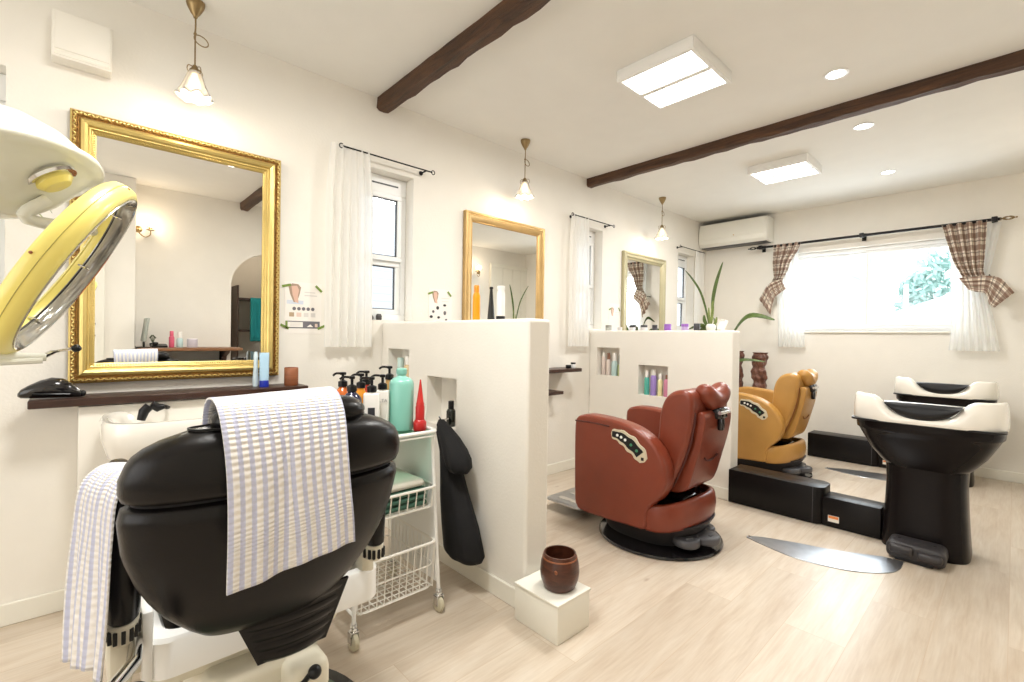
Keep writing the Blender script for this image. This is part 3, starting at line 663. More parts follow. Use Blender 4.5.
# ------------------------------------------------------------------ black styling chair, seen from behind
def black_chair():
    t = thing('styling_chair', 'glossy black reclining chair seen from behind with a striped towel over its back', 'styling chair', (.35, 1.36, 0))
    m = MB(); m.lathe([(.04, 0), (.295, 0), (.305, .008), (.295, .018), (.27, .02)], 48); m.lathe([(.0, .018), (.272, .018), (.272, .021), (.0, .021)], 48); m.build('base_plate', BLACKG, t)
    m = MB(); m.lathe([(.10, .021), (.255, .021), (.255, .024), (.10, .024)], 48); m.build('base_inlay', plain('green_grey_glass', (.12, .17, .12), .15), t)
    m = MB(); m.prism(rrect(-.135, -.13, .135, .17, .05), 'z', .022, .30, .03, 4); m.box((.03, -.20, .20), (.13, -.08, .29), .025, 3); ps = m.build('pump_housing', CREAMPL, t)
    m = MB(); m.ball((.085, -.205, .275), .016); m.tube([(.085, -.19, .275), (-.03, -.215, .19)], .010, 10); m.build('brake_lever', BLACKP, ps)
    m = MB(); m.prism(rrect(-.22, -.06, .22, .34, .05), 'z', .29, .35, .01, 2); m.build('seat_carrier', CREAMPL, t)
    # white tray frame, a hollow ring round the seat
    def ringpts(k): return rrect(-.236 + k, -.125 + k, .305 - k, .42 - k, .05 - k * .4, 6)
    rs = [[Vector((x, y, z)) for x, y in ringpts(k)] for k, z in ((0, .35), (0, .428), (.006, .436), (.034, .436), (.04, .428), (.04, .35))]
    m = MB(); m.rings(rs, closed_v=True); m.build('seat_frame', WHITE, t)
    m = MB(); m.box((-.242, -.115, .35), (-.222, -.04, .505), .006, 2); m.build('frame_bracket', WHITE, t)
    m = MB(); m.prism(rrect(-.05, .45, .44, .55, .05), 'x', -.19, .22, .04, 4, M=Matrix.Translation((0, .0, 0))); m.build('seat', BLACKL, t, angle=60)
    m = MB(); m.box((-.195, -.084, .352), (.264, .38, .40), .01, 2); m.build('seat_pan', BLACKP, t)
    # arms: rounded upholstered drums that stand either side, with a slotted collar below
    for sx, cx in ((-1, -.276), (1, .264)):
        def sec(z, kx, ky, y0=-.185, y1=.05):
            cy, ry = (y0 + y1) / 2, (y1 - y0) / 2
            return [Vector((cx + kx * math.copysign(abs(math.cos(a)) ** .75, math.cos(a)), cy + ky * ry * math.copysign(abs(math.sin(a)) ** .6, math.sin(a)), z)) for a in [2 * PI * i / 40 for i in range(40)]]
        rs = [sec(.520, .026, .90), sec(.528, .032, .97), sec(.60, .034, 1.0), sec(.70, .035, 1.0), sec(.775, .035, 1.0), sec(.798, .030, .97), sec(.808, .018, .9)]
        m = MB(); m.rings(rs); a = m.build('armrest', BLACKL, t, angle=60)
        rs = [sec(.480, .024, .90), sec(.484, .029, .93), sec(.518, .031, .96), sec(.522, .027, .94)]
        m = MB(); m.rings(rs); cl = m.build('arm_collar', CREAMPL, a)
        base = sec(0, .0305, .955)
        for k in list(range(20, 40, 1)):
            p = base[k]; 
            if k % 2: continue
            
            m = MB(); m.box((-.0035, -.004, .488), (.0035, .0045, .513), .001, 1, M=Matrix.Translation((p.x, p.y, 0)) @ Matrix.Rotation(0 if p.y < -.1 else PI / 2, 4, 'Z')); m.build('collar_slot', BLACKP, cl)
        m = MB(); m.box((cx - .020, -.12, .36), (cx + .020, .02, .485), .012, 2); m.build('arm_support', CREAMPL, a)
    # backrest: one curved upholstered shell, a seam across, then a ribbed flap
    def shell(z0, z1, rows, name, parent=t):
        n = 48; rs = []
        for j in range(rows + 1):
            z = z0 + (z1 - z0) * j / rows
            rs.append(sect(z, n))
        return rs
    KEY = [(.440, .100, .05, .055), (.470, .125, .060, .060), (.500, .152, .072, .065), (.545, .192, .088, .07), (.585, .218, .096, .07), (.63, .240, .102, .07), (.69, .260, .106, .07), (.76, .268, .106, .07), (.84, .268, .098, .065), (.875, .256, .090, .06), (.892, .236, .082, .055), (.911, .200, .066, .045), (.926, .155, .040, .03)]
    def key(z):
        for a, b in zip(KEY, KEY[1:]):
            if z <= b[0]: k = (z - a[0]) / (b[0] - a[0]); k = max(0, k); return [a[i] + (b[i] - a[i]) * k for i in range(1, 4)]
        return list(KEY[-1][1:])
    def yc(z): return -.205 - (z - .44) * .25
    def sect(z, n, g=0.0, tilt=0.0):
        hw, rb, ft = key(z); hw -= g; out = []
        for i in range(n):
            a = 2 * PI * i / n; c_, s_ = math.cos(a), math.sin(a)
            x = hw * math.copysign(abs(c_) ** .8, c_)
            y = (rb - g) * abs(s_) ** .8 * -1 if s_ < 0 else (ft - g) * abs(s_) ** .8
            out.append(Vector((x - .027, yc(z) + y, z)))
        return out
    zs_low = [.475, .482] + [.482 + (.785 - .482) * j / 14 for j in range(1, 14)] + [.785, .792]
    gl = [.018, .004] + [0] * 13 + [.004, .016]
    m = MB(); m.rings([sect(z, 48, g) for z, g in zip(zs_low, gl)]); lo = m.build('lower_back_cushion', BLACKL, t, angle=75)
    zs = [.797, .803] + [.803 + (.905 - .803) * j / 8 for j in range(1, 8)] + [.905, .920, .926]
    gs = [.016, .004] + [0] * 7 + [0, .006, .03]
    m = MB(); m.rings([sect(z, 48, g) for z, g in zip(zs, gs)]); up = m.build('upper_back_cushion', BLACKL, t, angle=75)
    m = MB(); m.rings([sect(z, 48, .018) for z in (.78, .795, .81)]); m.build('back_core', BLACKP, t)
    m = MB()
    pp = [sect(.920, 48, .004)[i] + Vector((0, 0, .002)) for i in range(48)]
    m.tube(pp, .0022, 6, closed=True); m.build('top_piping', BLACKP, up)
    # ribbed flap
    rs = []
    for j in range(31):
        z = .515 - .150 * j / 30; hw = .125 - .050 * j / 30; bul = .006 * abs(math.sin(j / 30 * PI * 5)); y = -.282 + .04 * j / 30
        rs.append([Vector((x + .014 + .012 * (j / 30), y - bul + .035 * (x / hw) ** 2 * .6 if k < 10 else y + .012, z)) for k, x in enumerate([-hw + 2 * hw * q / 9 for q in range(10)] + [hw, -hw])])
    m = MB(); m.rings(rs); m.build('ribbed_flap', BLACKL, t, angle=70)
    # headrest pillow
    rs = []
    for i in range(25):
        u = -1 + i / 12; e = max(.08, (1 - abs(u) ** 6)) ** .5
        rs.append([Vector((-.010 + u * .150, -.325 + .056 * e * math.cos(a), .932 + .034 * e * math.sin(a))) for a in [2 * PI * k / 24 for k in range(24)]])
    m = MB(); m.rings(rs); hd = m.build('headrest', BLACKL, t, angle=70)
    m = MB(); m.box((-.09, -.33, .86), (.07, -.28, .925), .012, 2); m.build('headrest_post', BLACKP, hd)
    # chrome recline lever with a black grip, low on the left
    m = MB(); m.tube([(-.245, -.06, .44), (-.262, -.20, .455), (-.35, -.36, .46)], .013, 12); lv = m.build('recline_lever', CHROME, t)
    m = MB(); m.tube([(-.262, -.24, .415), (-.295, -.34, .405)], [.022, .026], 14); m.ball((-.262, -.24, .415), .022); m.ball((-.295, -.34, .405), .026); m.build('lever_grip', BLACKP, lv)
    m = MB(); m.box((-.262, -.10, .37), (-.20, .10, .43), .01, 2); m.build('side_bracket', CREAMPL, t)
    return t
black_chair()

def drape(name, label, loc, w, path, skew=(0, 0), amp=.004, cat='towel', group='blue and white striped towels', seed=1, axis='x', us=1.0, wf=None):
    """cloth strip of width w along a path in (d, z); d runs across the thing it hangs over"""
    P = spline([(a, b, 0) for a, b in path], 8); n = len(P) - 1; Lc = [0]
    for a, b in zip(P, P[1:]): Lc.append(Lc[-1] + (b - a).length)
    rnd = random.Random(seed); ph = [rnd.uniform(0, 6.28) for _ in range(6)]
    nu = 36
    def f(u, v):
        j = int(round(v * n)); p = P[j]; k = Lc[j] / Lc[-1]
        x = (u - .5) * w * (wf(k) if wf else 1.0) + skew[0] * k + .003 * math.sin(k * 9 + ph[0]) * (1 if u < .5 else -1)
        hem = abs(k - .5) * 2
        wav = amp * (math.sin(u * 11 + ph[1]) + .6 * math.sin(u * 23 + ph[2] + k * 3)) * (.25 + hem)
        z = p.y + skew[1] * (u - .5) * hem + .004 * math.sin(u * 5 + ph[3]) * hem
        return (x, p.x + wav, z) if axis == 'x' else (p.x + wav, x, z)
    m = MB(); m.sheet(f, nu, n, us=w, vs=Lc[-1])
    o = m.build(name, TOWEL, loc=loc, solid=.004, angle=80)
    return tag(o, label, cat, group)
drape('striped_towel', 'blue and white striped towel draped over the black chair headrest, hanging down its back', (.300, 1.035, 0), .226,
      [(.078, .80), (.075, .87), (.070, .925), (.046, .964), (.0, .979), (-.046, .968), (-.078, .93), (-.100, .86), (-.114, .77), (-.120, .72), (-.122, .665)], skew=(.008, .020), amp=.003, seed=3)
drape('striped_towel', 'blue and white striped towel hung over the left arm of the black chair', (.078, 1.205, 0), .142,
      [(.058, .70), (.054, .77), (.044, .810), (.018, .826), (-.018, .824), (-.046, .79), (-.056, .70), (-.062, .60), (-.068, .465)], axis='y', amp=.005, seed=5).rotation_euler = (0, 0, math.radians(22))

# ------------------------------------------------------------------ white wire trolley
def trolley():
    t = thing('storage_trolley', 'white wire trolley on casters with pump bottles on its glass top', 'trolley', (.896, 1.745, 0))
    hx, hy = .165, .175
    def rnd(x0, y0, x1, y1, z, r=.03): return [(x, y, z) for x, y in rrect(x0, y0, x1, y1, r, 4)]
    for sx in (-1, 1):
        m = MB()
        for sy in (-1, 1): m.tube([(sx * (hx + .012), sy * (hy + .012), .075), (sx * (hx - .012), sy * (hy - .02), .735)], .0075, 10)
        m.tube([(sx * (hx + .012), -(hy + .012), .12), (sx * (hx + .012), hy + .012, .12)], .006, 8)
        fr = m.build('side_frame', WHITE, t)
        m = MB(); m.prism([(-(hy + .009), .13), (hy + .009, .13), (hy - .017, .70), (-(hy - .017), .70)], 'x', -.0015, .0015, M=Matrix.Translation((sx * hx, 0, 0))); m.build('side_sheet', WHITE, fr)
    m = MB(); m.box((-hx + .002, -hy + .006, .712), (hx - .002, hy - .006, .718), .002, 1); m.build('glass_shelf', SHELFG, t)
    m = MB(); m.tube(rnd(-hx - .004, -hy - .002, hx + .004, hy + .002, .722), .0075, 8, closed=True)
    m.tube(rnd(-hx - .004, -hy - .002, hx + .004, hy + .002, .705), .004, 8, closed=True); m.build('shelf_rail', WHITE, t)
    for nm, zt, zb, step, tw in (('middle_basket', .505, .425, .036, .004), ('lower_basket', .285, .105, .030, .0032)):
        m = MB(); a = hx + .0; b = hy + .012; i_ = .012
        m.tube(rnd(-a, -b, a, b, zt), .0055, 8, closed=True); m.tube(rnd(-a + i_, -b + i_, a - i_, b - i_, zb), tw, 6, closed=True)
        m.tube(rnd(-a + i_ * .5, -b + i_ * .5, a - i_ * .5, b - i_ * .5, (zt + zb) / 2), tw * .7, 6, closed=True) if nm == 'lower_basket' else None
        k = -a + .02
        while k < a: m.tube([(k, -b, zt), (k, -b + i_, zb), (k, b - i_, zb), (k, b, zt)], tw * .75, 6); k += step
        k = -b + .02
        while k < b: m.tube([(-a, k, zt), (-a + i_, k, zb), (a - i_, k, zb), (a, k, zt)], tw * .75, 6); k += step
        m.build(nm, WIRE, t)
    for sx in (-1, 1):
        for sy in (-1, 1):
            x, y = sx * (hx + .012), sy * (hy + .012)
            m = MB(); m.lathe([(.012, .066), (.014, .072), (.010, .078), (.014, .084), (.011, .092)], 14, c=(x, y, 0)); m.box((x - .016, y - .014, .026), (x - .012, y + .014, .070), .002, 1); m.box((x + .012, y - .014, .026), (x + .016, y + .014, .070), .002, 1); m.box((x - .016, y - .014, .062), (x + .016, y + .014, .068), .002, 1); c = m.build('caster', CHROME, t)
            m = MB(); m.lathe([(.006, -.0115), (.024, -.0115), (.031, -.007), (.031, .007), (.024, .0115), (.006, .0115)], 24, M=Matrix.Translation((x, y, .031)) @ Matrix.Rotation(PI / 2, 4, 'Y')); m.build('wheel', RUBBER, c)
trolley()

def folded(label, c, w, d, h, col, n):
    m = MB()
    for i in range(n): m.box((-w / 2, -d / 2, i * h), (w / 2, d / 2, (i + 1) * h - .003), h * .45, 3)
    o = m.build('folded_cloth', mat(col[0], col[1], .95, bump=.5, bscale=180, vary=.05), loc=c, angle=60); return tag(o, label, 'folded cloth', 'folded cloths in the trolley basket')
folded('green folded cloths stacked in the trolley middle basket', (.905, 1.71, .432), .25, .26, .024, ('sea_green_cloth', (.06, .14, .10)), 3)
folded('cream folded cloth on top of the green ones in the trolley basket', (.905, 1.715, .505), .24, .25, .030, ('cream_cloth', (.74, .70, .62)), 1)
m = MB(); m.box((-.035, -.02, 0), (.035, .02, .05), .006, 2); m.box((-.03, -.015, .05), (.03, .015, .056), .002, 1)
tag(m.build('small_box', plain('dark_red_box', (.05, .012, .012), .5), loc=(.83, 1.80, .537)), 'small dark red box behind the cream cloth in the trolley', 'box')

def pump_bottle(label, loc, r, h, body, square=False, rz=0.0, neck=.012, cap=None, group='pump bottles on the trolley', band=None, lab=None, black=True):
    t = thing('pump_bottle', label, 'pump bottle', loc, rz, group); capm = cap or BLACKP
    m = MB()
    if square: 
        m.prism(rrect(-r, -r * .62, r, r * .62, .008), 'z', 0, h, .006, 3)
        m.lathe([(neck * 1.3, h - .002), (neck, h + .004), (neck, h + .012)], 18)
    else: m.lathe([(r * .9, 0), (r, .006), (r, h * .80), (r * .93, h * .88), (r * .62, h * .96), (neck * 1.3, h), (neck, h + .006)], 28)
    b = m.build('body', body, t)
    if lab is not None:
        for nm, (x0, x1, z0, z1), mt in lab:
            m = MB(); m.box((x0, -r * .62 - .0012, z0), (x1, -r * .62 + .001, z1)); m.build(nm, mt, b)
    m = MB(); m.lathe([(neck * 1.5, h + .004), (neck * 1.5, h + .024), (neck * .9, h + .028), (neck * .45, h + .03), (neck * .45, h + .052)], 18); p = m.build('collar', capm, t)
    m = MB(); m.box((-.011, -.010, h + .05), (.011, .010, h + .062), .004, 2); m.tube(spline([(0, 0, h + .056), (-.03, 0, h + .058), (-.044, 0, h + .05)], 4), .0045, 8); m.build('pump_head', capm, p)
    return t
TZ = .7185
ORP, NVP, AMP, ROP, SQP, W2P = (.790, 1.840, TZ), (.768, 1.706, TZ), (.848, 1.800, TZ), (.905, 1.870, TZ), (.838, 1.685, TZ), (.895, 1.708, TZ)
FLP, RDP, SAP, HPP = (.972, 1.695, TZ), (1.026, 1.640, TZ), (.985, 1.820, TZ), (1.030, 1.790, TZ)
ORANGE = plain('orange_bottle', (.55, .12, .015), .25, coat=.4); NAVY = plain('navy_bottle', (.012, .012, .045), .15, coat=.6)
AMBER = plain('amber_bottle', (.72, .28, .02), .25, coat=.4); REDB = plain('red_bottle', (.45, .03, .012), .25, coat=.4); WB = plain('white_bottle', (.84, .82, .78), .35, coat=.3)
TEAL = plain('mint_teal_bottle', (.24, .56, .47), .3, coat=.4)
INK = plain('printed_ink', (.03, .03, .035), .5); INKG = plain('grey_printed_ink', (.35, .33, .33), .5)
pump_bottle('orange pump bottle with a black pump at the back left of the trolley', ORP, .033, .17, ORANGE, rz=.2)
pump_bottle('dark navy rounded pump bottle nearest the black chair on the trolley', NVP, .036, .165, NAVY, rz=-.4)
pump_bottle('amber yellow pump bottle behind the navy bottle', AMP, .026, .165, AMBER, rz=.1)
pump_bottle('red orange pump bottle behind the white label bottle', ROP, .028, .17, REDB, rz=.0)
pump_bottle('white square pump bottle with a black square on its label', SQP, .030, .160, WB, True, rz=-.55, lab=[('label_square', (-.012, .014, .075, .105), INK), ('label_line', (-.012, .014, .066, .070), INKG)])
wb = pump_bottle('plain white pump bottle between the square-labelled one and the mint bottle', W2P, .027, .165, WB, True, rz=-.6, cap=BLACKP)
def text(parent, name, s, size, M, mt, ext=.0006):
    cu = bpy.data.curves.new(name, 'FONT'); cu.body = s; cu.size = size; cu.extrude = ext; cu.align_x = 'CENTER'; cu.align_y = 'CENTER'
    o = bpy.data.objects.new(name, cu); COL.objects.link(o)
    bpy.context.view_layer.update(); me = bpy.data.meshes.new_from_object(o.evaluated_get(bpy.context.evaluated_depsgraph_get()))
    bpy.data.objects.remove(o); me.materials.clear(); me.materials.append(mt)
    o = bpy.data.objects.new(name, me); COL.objects.link(o); o.parent = parent; o.matrix_local = M; return o
text([c for c in wb.children if c.name.startswith('body')][0], 'lettering', 'TLTA', .018, Matrix.Translation((0, -.0215, .125)) @ Matrix.Rotation(PI / 2, 4, 'X'), INKG)
pump_bottle('small amber pump bottle behind the mint bottle', SAP, .024, .19, plain('honey_bottle', (.50, .30, .10), .3), rz=-.2)
t = thing('flask', 'large mint green flask on the right of the trolley top', 'flask', FLP)
m = MB(); m.lathe([(.040, 0), (.048, .005), (.049, .02), (.049, .185), (.046, .198), (.034, .210), (.020, .216), (.017, .220), (.017, .232)], 36); m.build('body', TEAL, t)
m = MB(); m.lathe([(.020, .226), (.021, .230), (.021, .246), (.017, .250), (0, .250)], 24); cp = m.build('cap', TEAL, t)
t = thing('nozzle_bottle', 'red bottle with a tall pointed nozzle beside the mint flask', 'nozzle bottle', RDP)
m = MB(); m.lathe([(.024, 0), (.026, .004), (.026, .032), (.022, .040), (.018, .044), (.018, .095), (.015, .105)], 24); m.build('body', plain('red_plastic', (.50, .02, .02), .3), t)
m = MB(); m.lathe([(.017, .105), (.014, .115), (.0025, .205), (.0, .206)], 20); m.build('nozzle', plain('red_plastic_tip', (.52, .025, .02), .3), t)
t = thing('loop_holder', 'small white looped holder at the right end of the trolley top', 'holder', HPP)
m = MB(); m.tube(spline([(-.028, 0, .004), (-.030, 0, .05), (-.018, 0, .085), (.0, 0, .095), (.018, 0, .085), (.030, 0, .05), (.028, 0, .004)], 5), .006, 8); m.build('hoop', WHITE, t)
m = MB(); m.box((-.034, -.02, 0), (.034, .02, .006), .002, 1); m.build('base', WHITE, t)

# ------------------------------------------------------------------ cape hanging on the nearer partition
def cape():
    t = thing('salon_cape', 'black salon cape bundled on a hook on the nearer partition', 'cape', (1.32, 1.825, .02))
    m = MB(); m.tube([(-.002, .03, .685), (-.04, .03, .68), (-.055, .03, .70)], .004, 8); m.build('hook', CHROME, t)
    def body(keys, name, flute, ph):
        rs = []; n = 40
        for (z, y, x, ry, rx) in keys:
            rs.append([Vector((x + 1.15 * rx * math.cos(a) * (1 + flute * math.sin(a * 7 + ph)), y + 1.3 * ry * math.sin(a) * (1 + flute * math.sin(a * 5 + z * 6)), z)) for a in [2 * PI * i / n for i in range(n)]])
        m = MB(); m.rings(rs); m.build(name, FABRICB, t, angle=70)
    body([(.12, -.215, -.075, .02, .02), (.125, -.21, -.075, .075, .045), (.15, -.20, -.075, .092, .058), (.25, -.17, -.072, .085, .055), (.36, -.125, -.068, .064, .050), (.46, -.085, -.06, .046, .042), (.55, -.050, -.055, .034, .034), (.63, .0, -.05, .030, .028), (.675, .025, -.045, .012, .014)], 'hanging_fold', .05, 0)
    body([(.485, -.180, -.085, .01, .01), (.490, -.178, -.085, .036, .034), (.510, -.172, -.082, .050, .046), (.545, -.155, -.08, .056, .048), (.580, -.120, -.072, .056, .042), (.620, -.065, -.062, .048, .036), (.665, .0, -.052, .028, .024), (.685, .025, -.045, .010, .012)], 'turned_over_fold', .06, 2)
cape()

# ------------------------------------------------------------------ plinth box and turned cup
t = thing('plinth_box', 'low cream box at the foot of the nearer partition end', 'box', (1.358, 1.208, 0))
m = MB(); m.box((-.092, -.112, 0), (.092, .112, .136), .003, 2); m.build('body', TRIM, t)
m = MB(); m.box((-.096, -.116, .136), (.096, .112, .146), .003, 2); m.build('lid', TRIM, t)
t = thing('turned_cup', 'dark brown barrel-shaped wooden cup standing on the low cream box', 'cup', (1.372, 1.182, .146))
m = MB(); m.lathe([(.055, 0), (.061, .006), (.072, .035), (.076, .064), (.072, .098), (.064, .122), (.062, .131), (.057, .131), (.058, .114), (.064, .072), (.058, .02), (.0, .016)], 40); b = m.build('body', CUPW, t)
m = MB(); m.lathe([(.0675, .114), (.0665, .119), (.062, .119)], 40, cap=False); m.lathe([(.0, 0), (.008, 0), (.007, .003), (0, .003)], 12, M=Matrix.Translation((-.063, -.037, .085)) @ Matrix.Rotation(-PI / 2, 4, 'Y')); m.build('carved_ring', RUSTW, b)

# ------------------------------------------------------------------ mirrors
def mirror(label, x0, x1, z0, z1, w, prof, mats, orn=False, group=None):
    """prof: (distance in from the outer edge, depth off the wall, material index)"""
    t = thing('wall_mirror', label, 'mirror', ((x0 + x1) / 2, D, (z0 + z1) / 2), 0, group)
    hx, hz = (x1 - x0) / 2, (z1 - z0) / 2
    m = MB(); cs = ((-1, -1), (1, -1), (1, 1), (-1, 1))
    rs = []
    for cx, cz in cs: rs.append([Vector((cx * (hx - d), -h, cz * (hz - d))) for d, h, k in prof])
    m.rings(rs, closed_u=False, closed_v=True, cap=False, mi=lambda i, j: prof[i][2]); fr = m.build('frame', mats, t, angle=30)
    m = MB(); m.box((-hx + w - .004, -.010, -hz + w - .004), (hx - w + .004, -.006, hz - w + .004)); m.build('mirror_glass', MIRROR, t)
    m = MB(); m.box((-hx + .006, -.006, -hz + .006), (hx - .006, -.001, hz - .006)); m.build('backing', DWOOD, t)
    if orn:
        m = MB(); rnd = random.Random(4); d, h = orn
        def run(p, q, n, hor):
            for i in range(n):
                k = (i + .5) / n; x = p[0] + (q[0] - p[0]) * k; z = p[1] + (q[1] - p[1]) * k; s_ = (-1) ** i
                r = (.0085, .005, .0045) if hor else (.0045, .005, .0085)
                tb = bmesh.new(); bmesh.ops.create_icosphere(tb, subdivisions=1, radius=1)
                Mx = Matrix.Translation((x, -h, z)) @ Matrix.Rotation(s_ * .6, 4, 'Y') @ Matrix.Diagonal((*r, 1)); bmesh.ops.transform(tb, matrix=Mx, verts=tb.verts); m._merge(tb)
        a, b = hx - d, hz - d
        run((-a, -b), (a, -b), 62, True); run((-a, b), (a, b), 62, True); run((-a, -b), (-a, b), 86, False); run((a, -b), (a, b), 86, False)
        m.build('leaf_ornament', GOLD, fr)
        m = MB(); a, b = hx - w + .006, hz - w + .006
        def beads(p, q, n):
            for i in range(n):
                k = (i + .5) / n; tb = bmesh.new(); bmesh.ops.create_icosphere(tb, subdivisions=1, radius=.0030); bmesh.ops.translate(tb, vec=(p[0] + (q[0] - p[0]) * k, -.021, p[1] + (q[1] - p[1]) * k), verts=tb.verts); m._merge(tb)
        beads((-a, -b), (a, -b), 70); beads((-a, b), (a, b), 70); beads((-a, -b), (-a, b), 100); beads((a, -b), (a, b), 100)
        m.build('inner_beading', GOLD, fr)
    return t
mirror('large mirror in an ornate bright gold frame above the dark shelf', -.018, .750, .892, 1.965, .078,
       [(0, 0, 0), (0, .030, 0), (.004, .034, 0), (.006, .036, 1), (.020, .036, 1), (.022, .030, 1), (.026, .030, 0), (.032, .040, 0), (.042, .044, 0), (.052, .040, 0), (.057, .028, 0), (.061, .027, 0), (.064, .020, 0), (.078, .012, 0)], [GOLD, GOLDD], orn=(.013, .0375))
mirror('medium mirror in a plain soft gold frame behind the nearer partition', 1.910, 2.680, .893, 1.950, .068,
       [(0, 0, 0), (0, .030, 0), (.004, .035, 0), (.012, .036, 0), (.016, .031, 0), (.022, .031, 0), (.028, .036, 0), (.034, .034, 0), (.060, .016, 0), (.064, .018, 0), (.068, .010, 0)], [GOLD2])
mirror('far mirror in a pale sage green and gold frame behind the farther partition', 3.775, 4.545, .893, 1.935, .075,
       [(0, 0, 0), (0, .028, 0), (.004, .034, 0), (.018, .036, 0), (.024, .030, 0), (.040, .028, 0), (.046, .032, 0), (.060, .020, 0), (.068, .022, 0), (.075, .010, 0)], [SAGE])

# ------------------------------------------------------------------ vanity, shelves
t = thing('wash_basin', 'white wash basin on a cream box below the gold mirror, behind the black chair', 'wash basin', (.37, 2.43, 0))
m = MB(); m.box((-.358, -.03, 0), (.36, .116, .812), .004, 2); m.build('cabinet', mat('white_cabinet', (.80, .77, .70), .5, vary=.01), t)
rs = []; n = 48
def bas(kx, ky, z, p=.55): return [Vector((-.04 + kx * math.copysign(abs(math.cos(a)) ** p, math.cos(a)), -.20 + ky * math.copysign(abs(math.sin(a)) ** p, math.sin(a)), z)) for a in [2 * PI * i / n for i in range(n)]]
m = MB(); m.rings([bas(.12, .10, .60), bas(.20, .16, .615), bas(.248, .20, .66), bas(.262, .212, .72), bas(.262, .212, .770), bas(.255, .206, .785), bas(.240, .195, .785), bas(.228, .185, .765), bas(.20, .16, .68), bas(.10, .08, .64)]); m.build('basin', PORCELAIN, t, angle=60)
t2 = thing('shower_head', 'small black shower head resting on the white wash basin rim', 'shower head', (.225, 2.33, .787))
m = MB(); M_ = Matrix.Rotation(-.55, 4, 'Y'); m.tube([M_ @ Vector(p) for p in ((-.045, 0, -.012), (-.02, 0, .012), (.005, 0, .020))], [.014, .018, .017], 14); m.tube([(.0, 0, .026), (.022, 0, .010), (.042, -.006, .016)], [.016, .017, .010], 14); m.build('head', BLACKP, t2)
m = MB(); m.tube(spline([(.036, -.006, .016), (.05, .01, .006), (.06, .04, .004), (.05, .07, .006)], 4), .006, 8); m.build('hose', BLACKP, t2)

def shelf(label, x0, x1, y0, z0, z1, group='dark wooden wall shelves'):
    m = MB(); m.box((x0, y0, z0), (x1, D, z1), .003, 1); o = m.build('wall_shelf', DWOOD); tag(o, label, 'shelf', group); return o
shelf('long dark wooden shelf under the gold mirror', -.120, .845, 2.37, .818, .847)
shelf('dark wooden shelf end showing behind the nearer partition, upper one', 1.90, 2.985, 2.37, .834, .862)
shelf('small dark wooden shelf under the upper one, behind the nearer partition', 2.55, 2.80, 2.40, .662, .688)

t = thing('hair_clipper', 'glossy black rounded appliance lying at the left end of the long shelf', 'appliance', (-.06, 2.435, .847))
rs = []; n = 24
for k, (x, zc, r) in enumerate([(-.088, .018, .006), (-.080, .022, .016), (-.060, .028, .024), (-.030, .036, .033), (.0, .040, .038), (.030, .037, .036), (.055, .028, .027), (.072, .018, .018), (.082, .014, .012), (.088, .013, .006)]):
    rs.append([Vector((x, .034 * (r / .038) * math.cos(a), max(.001, zc + r * math.sin(a)))) for a in [2 * PI * i / n for i in range(n)]])
m = MB(); m.rings(rs); m.build('shell', BLACKG, t, angle=60)
m = MB(); m.ball((.086, -.002, .014), (.009, .012, .012), 12, 8); m.tube([(-.05, -.036, .022), (.0, -.043, .020), (.05, -.036, .016)], .003, 6); m.build('trim', BLACKP, t)
t = thing('lotion_tube', 'pale blue tube standing on a dark blue cap on the long shelf', 'tube', (.663, 2.44, .847))
m = MB(); n = 24; rs = []
for z, rx, ry in ((.030, .020, .018), (.06, .0205, .017), (.11, .021, .012), (.150, .0215, .005), (.162, .0215, .002)): rs.append([Vector((rx * math.cos(a), ry * math.sin(a), z)) for a in [2 * PI * i / n for i in range(n)]])
m.rings(rs); m.build('body', plain('pale_blue_tube', (.42, .62, .78), .35), t, angle=60)
m = MB(); m.lathe([(.020, 0), (.0205, .002), (.0205, .028), (.018, .031)], 24); m.build('cap', plain('royal_blue_cap', (.02, .04, .42), .3), t)
m = MB(); m.lathe([(.0, 0), (.012, 0), (.014, .02), (.009, .10), (.010, .15), (.006, .165), (0, .166)], 18)
tag(m.build('glass_vial', plain('frosted_blue_glass', (.62, .74, .80), .2), loc=(.635, 2.475, .847)), 'slim frosted vial just behind the pale blue tube', 'vial')
m = MB(); m.lathe([(.0, 0), (.030, 0), (.032, .003), (.032, .085), (.030, .088), (.027, .088), (.027, .01), (0, .01)], 28)
tag(m.build('wooden_canister', RUSTW, loc=(.786, 2.44, .847)), 'rust brown wooden canister at the right end of the long shelf', 'canister')
t = thing('jar', 'small glass jar with a black lid on the shelf end behind the nearer partition', 'jar', (2.945, 2.43, .862))
m = MB(); m.lathe([(.018, 0), (.020, .003), (.020, .028), (.017, .032)], 20); m.build('body', SOCK, t)
m = MB(); m.lathe([(.0195, .032), (.020, .034), (.020, .044), (0, .045)], 20); m.build('lid', BLACKP, t)
m = MB(); m.lathe([(.0, 0), (.020, 0), (.022, .004), (.022, .022), (.019, .026), (.0, .026)], 20)
tag(m.build('black_tin', BLACKP, loc=(2.885, 2.43, .862)), 'small black tin left of the glass jar on the shelf end', 'tin')

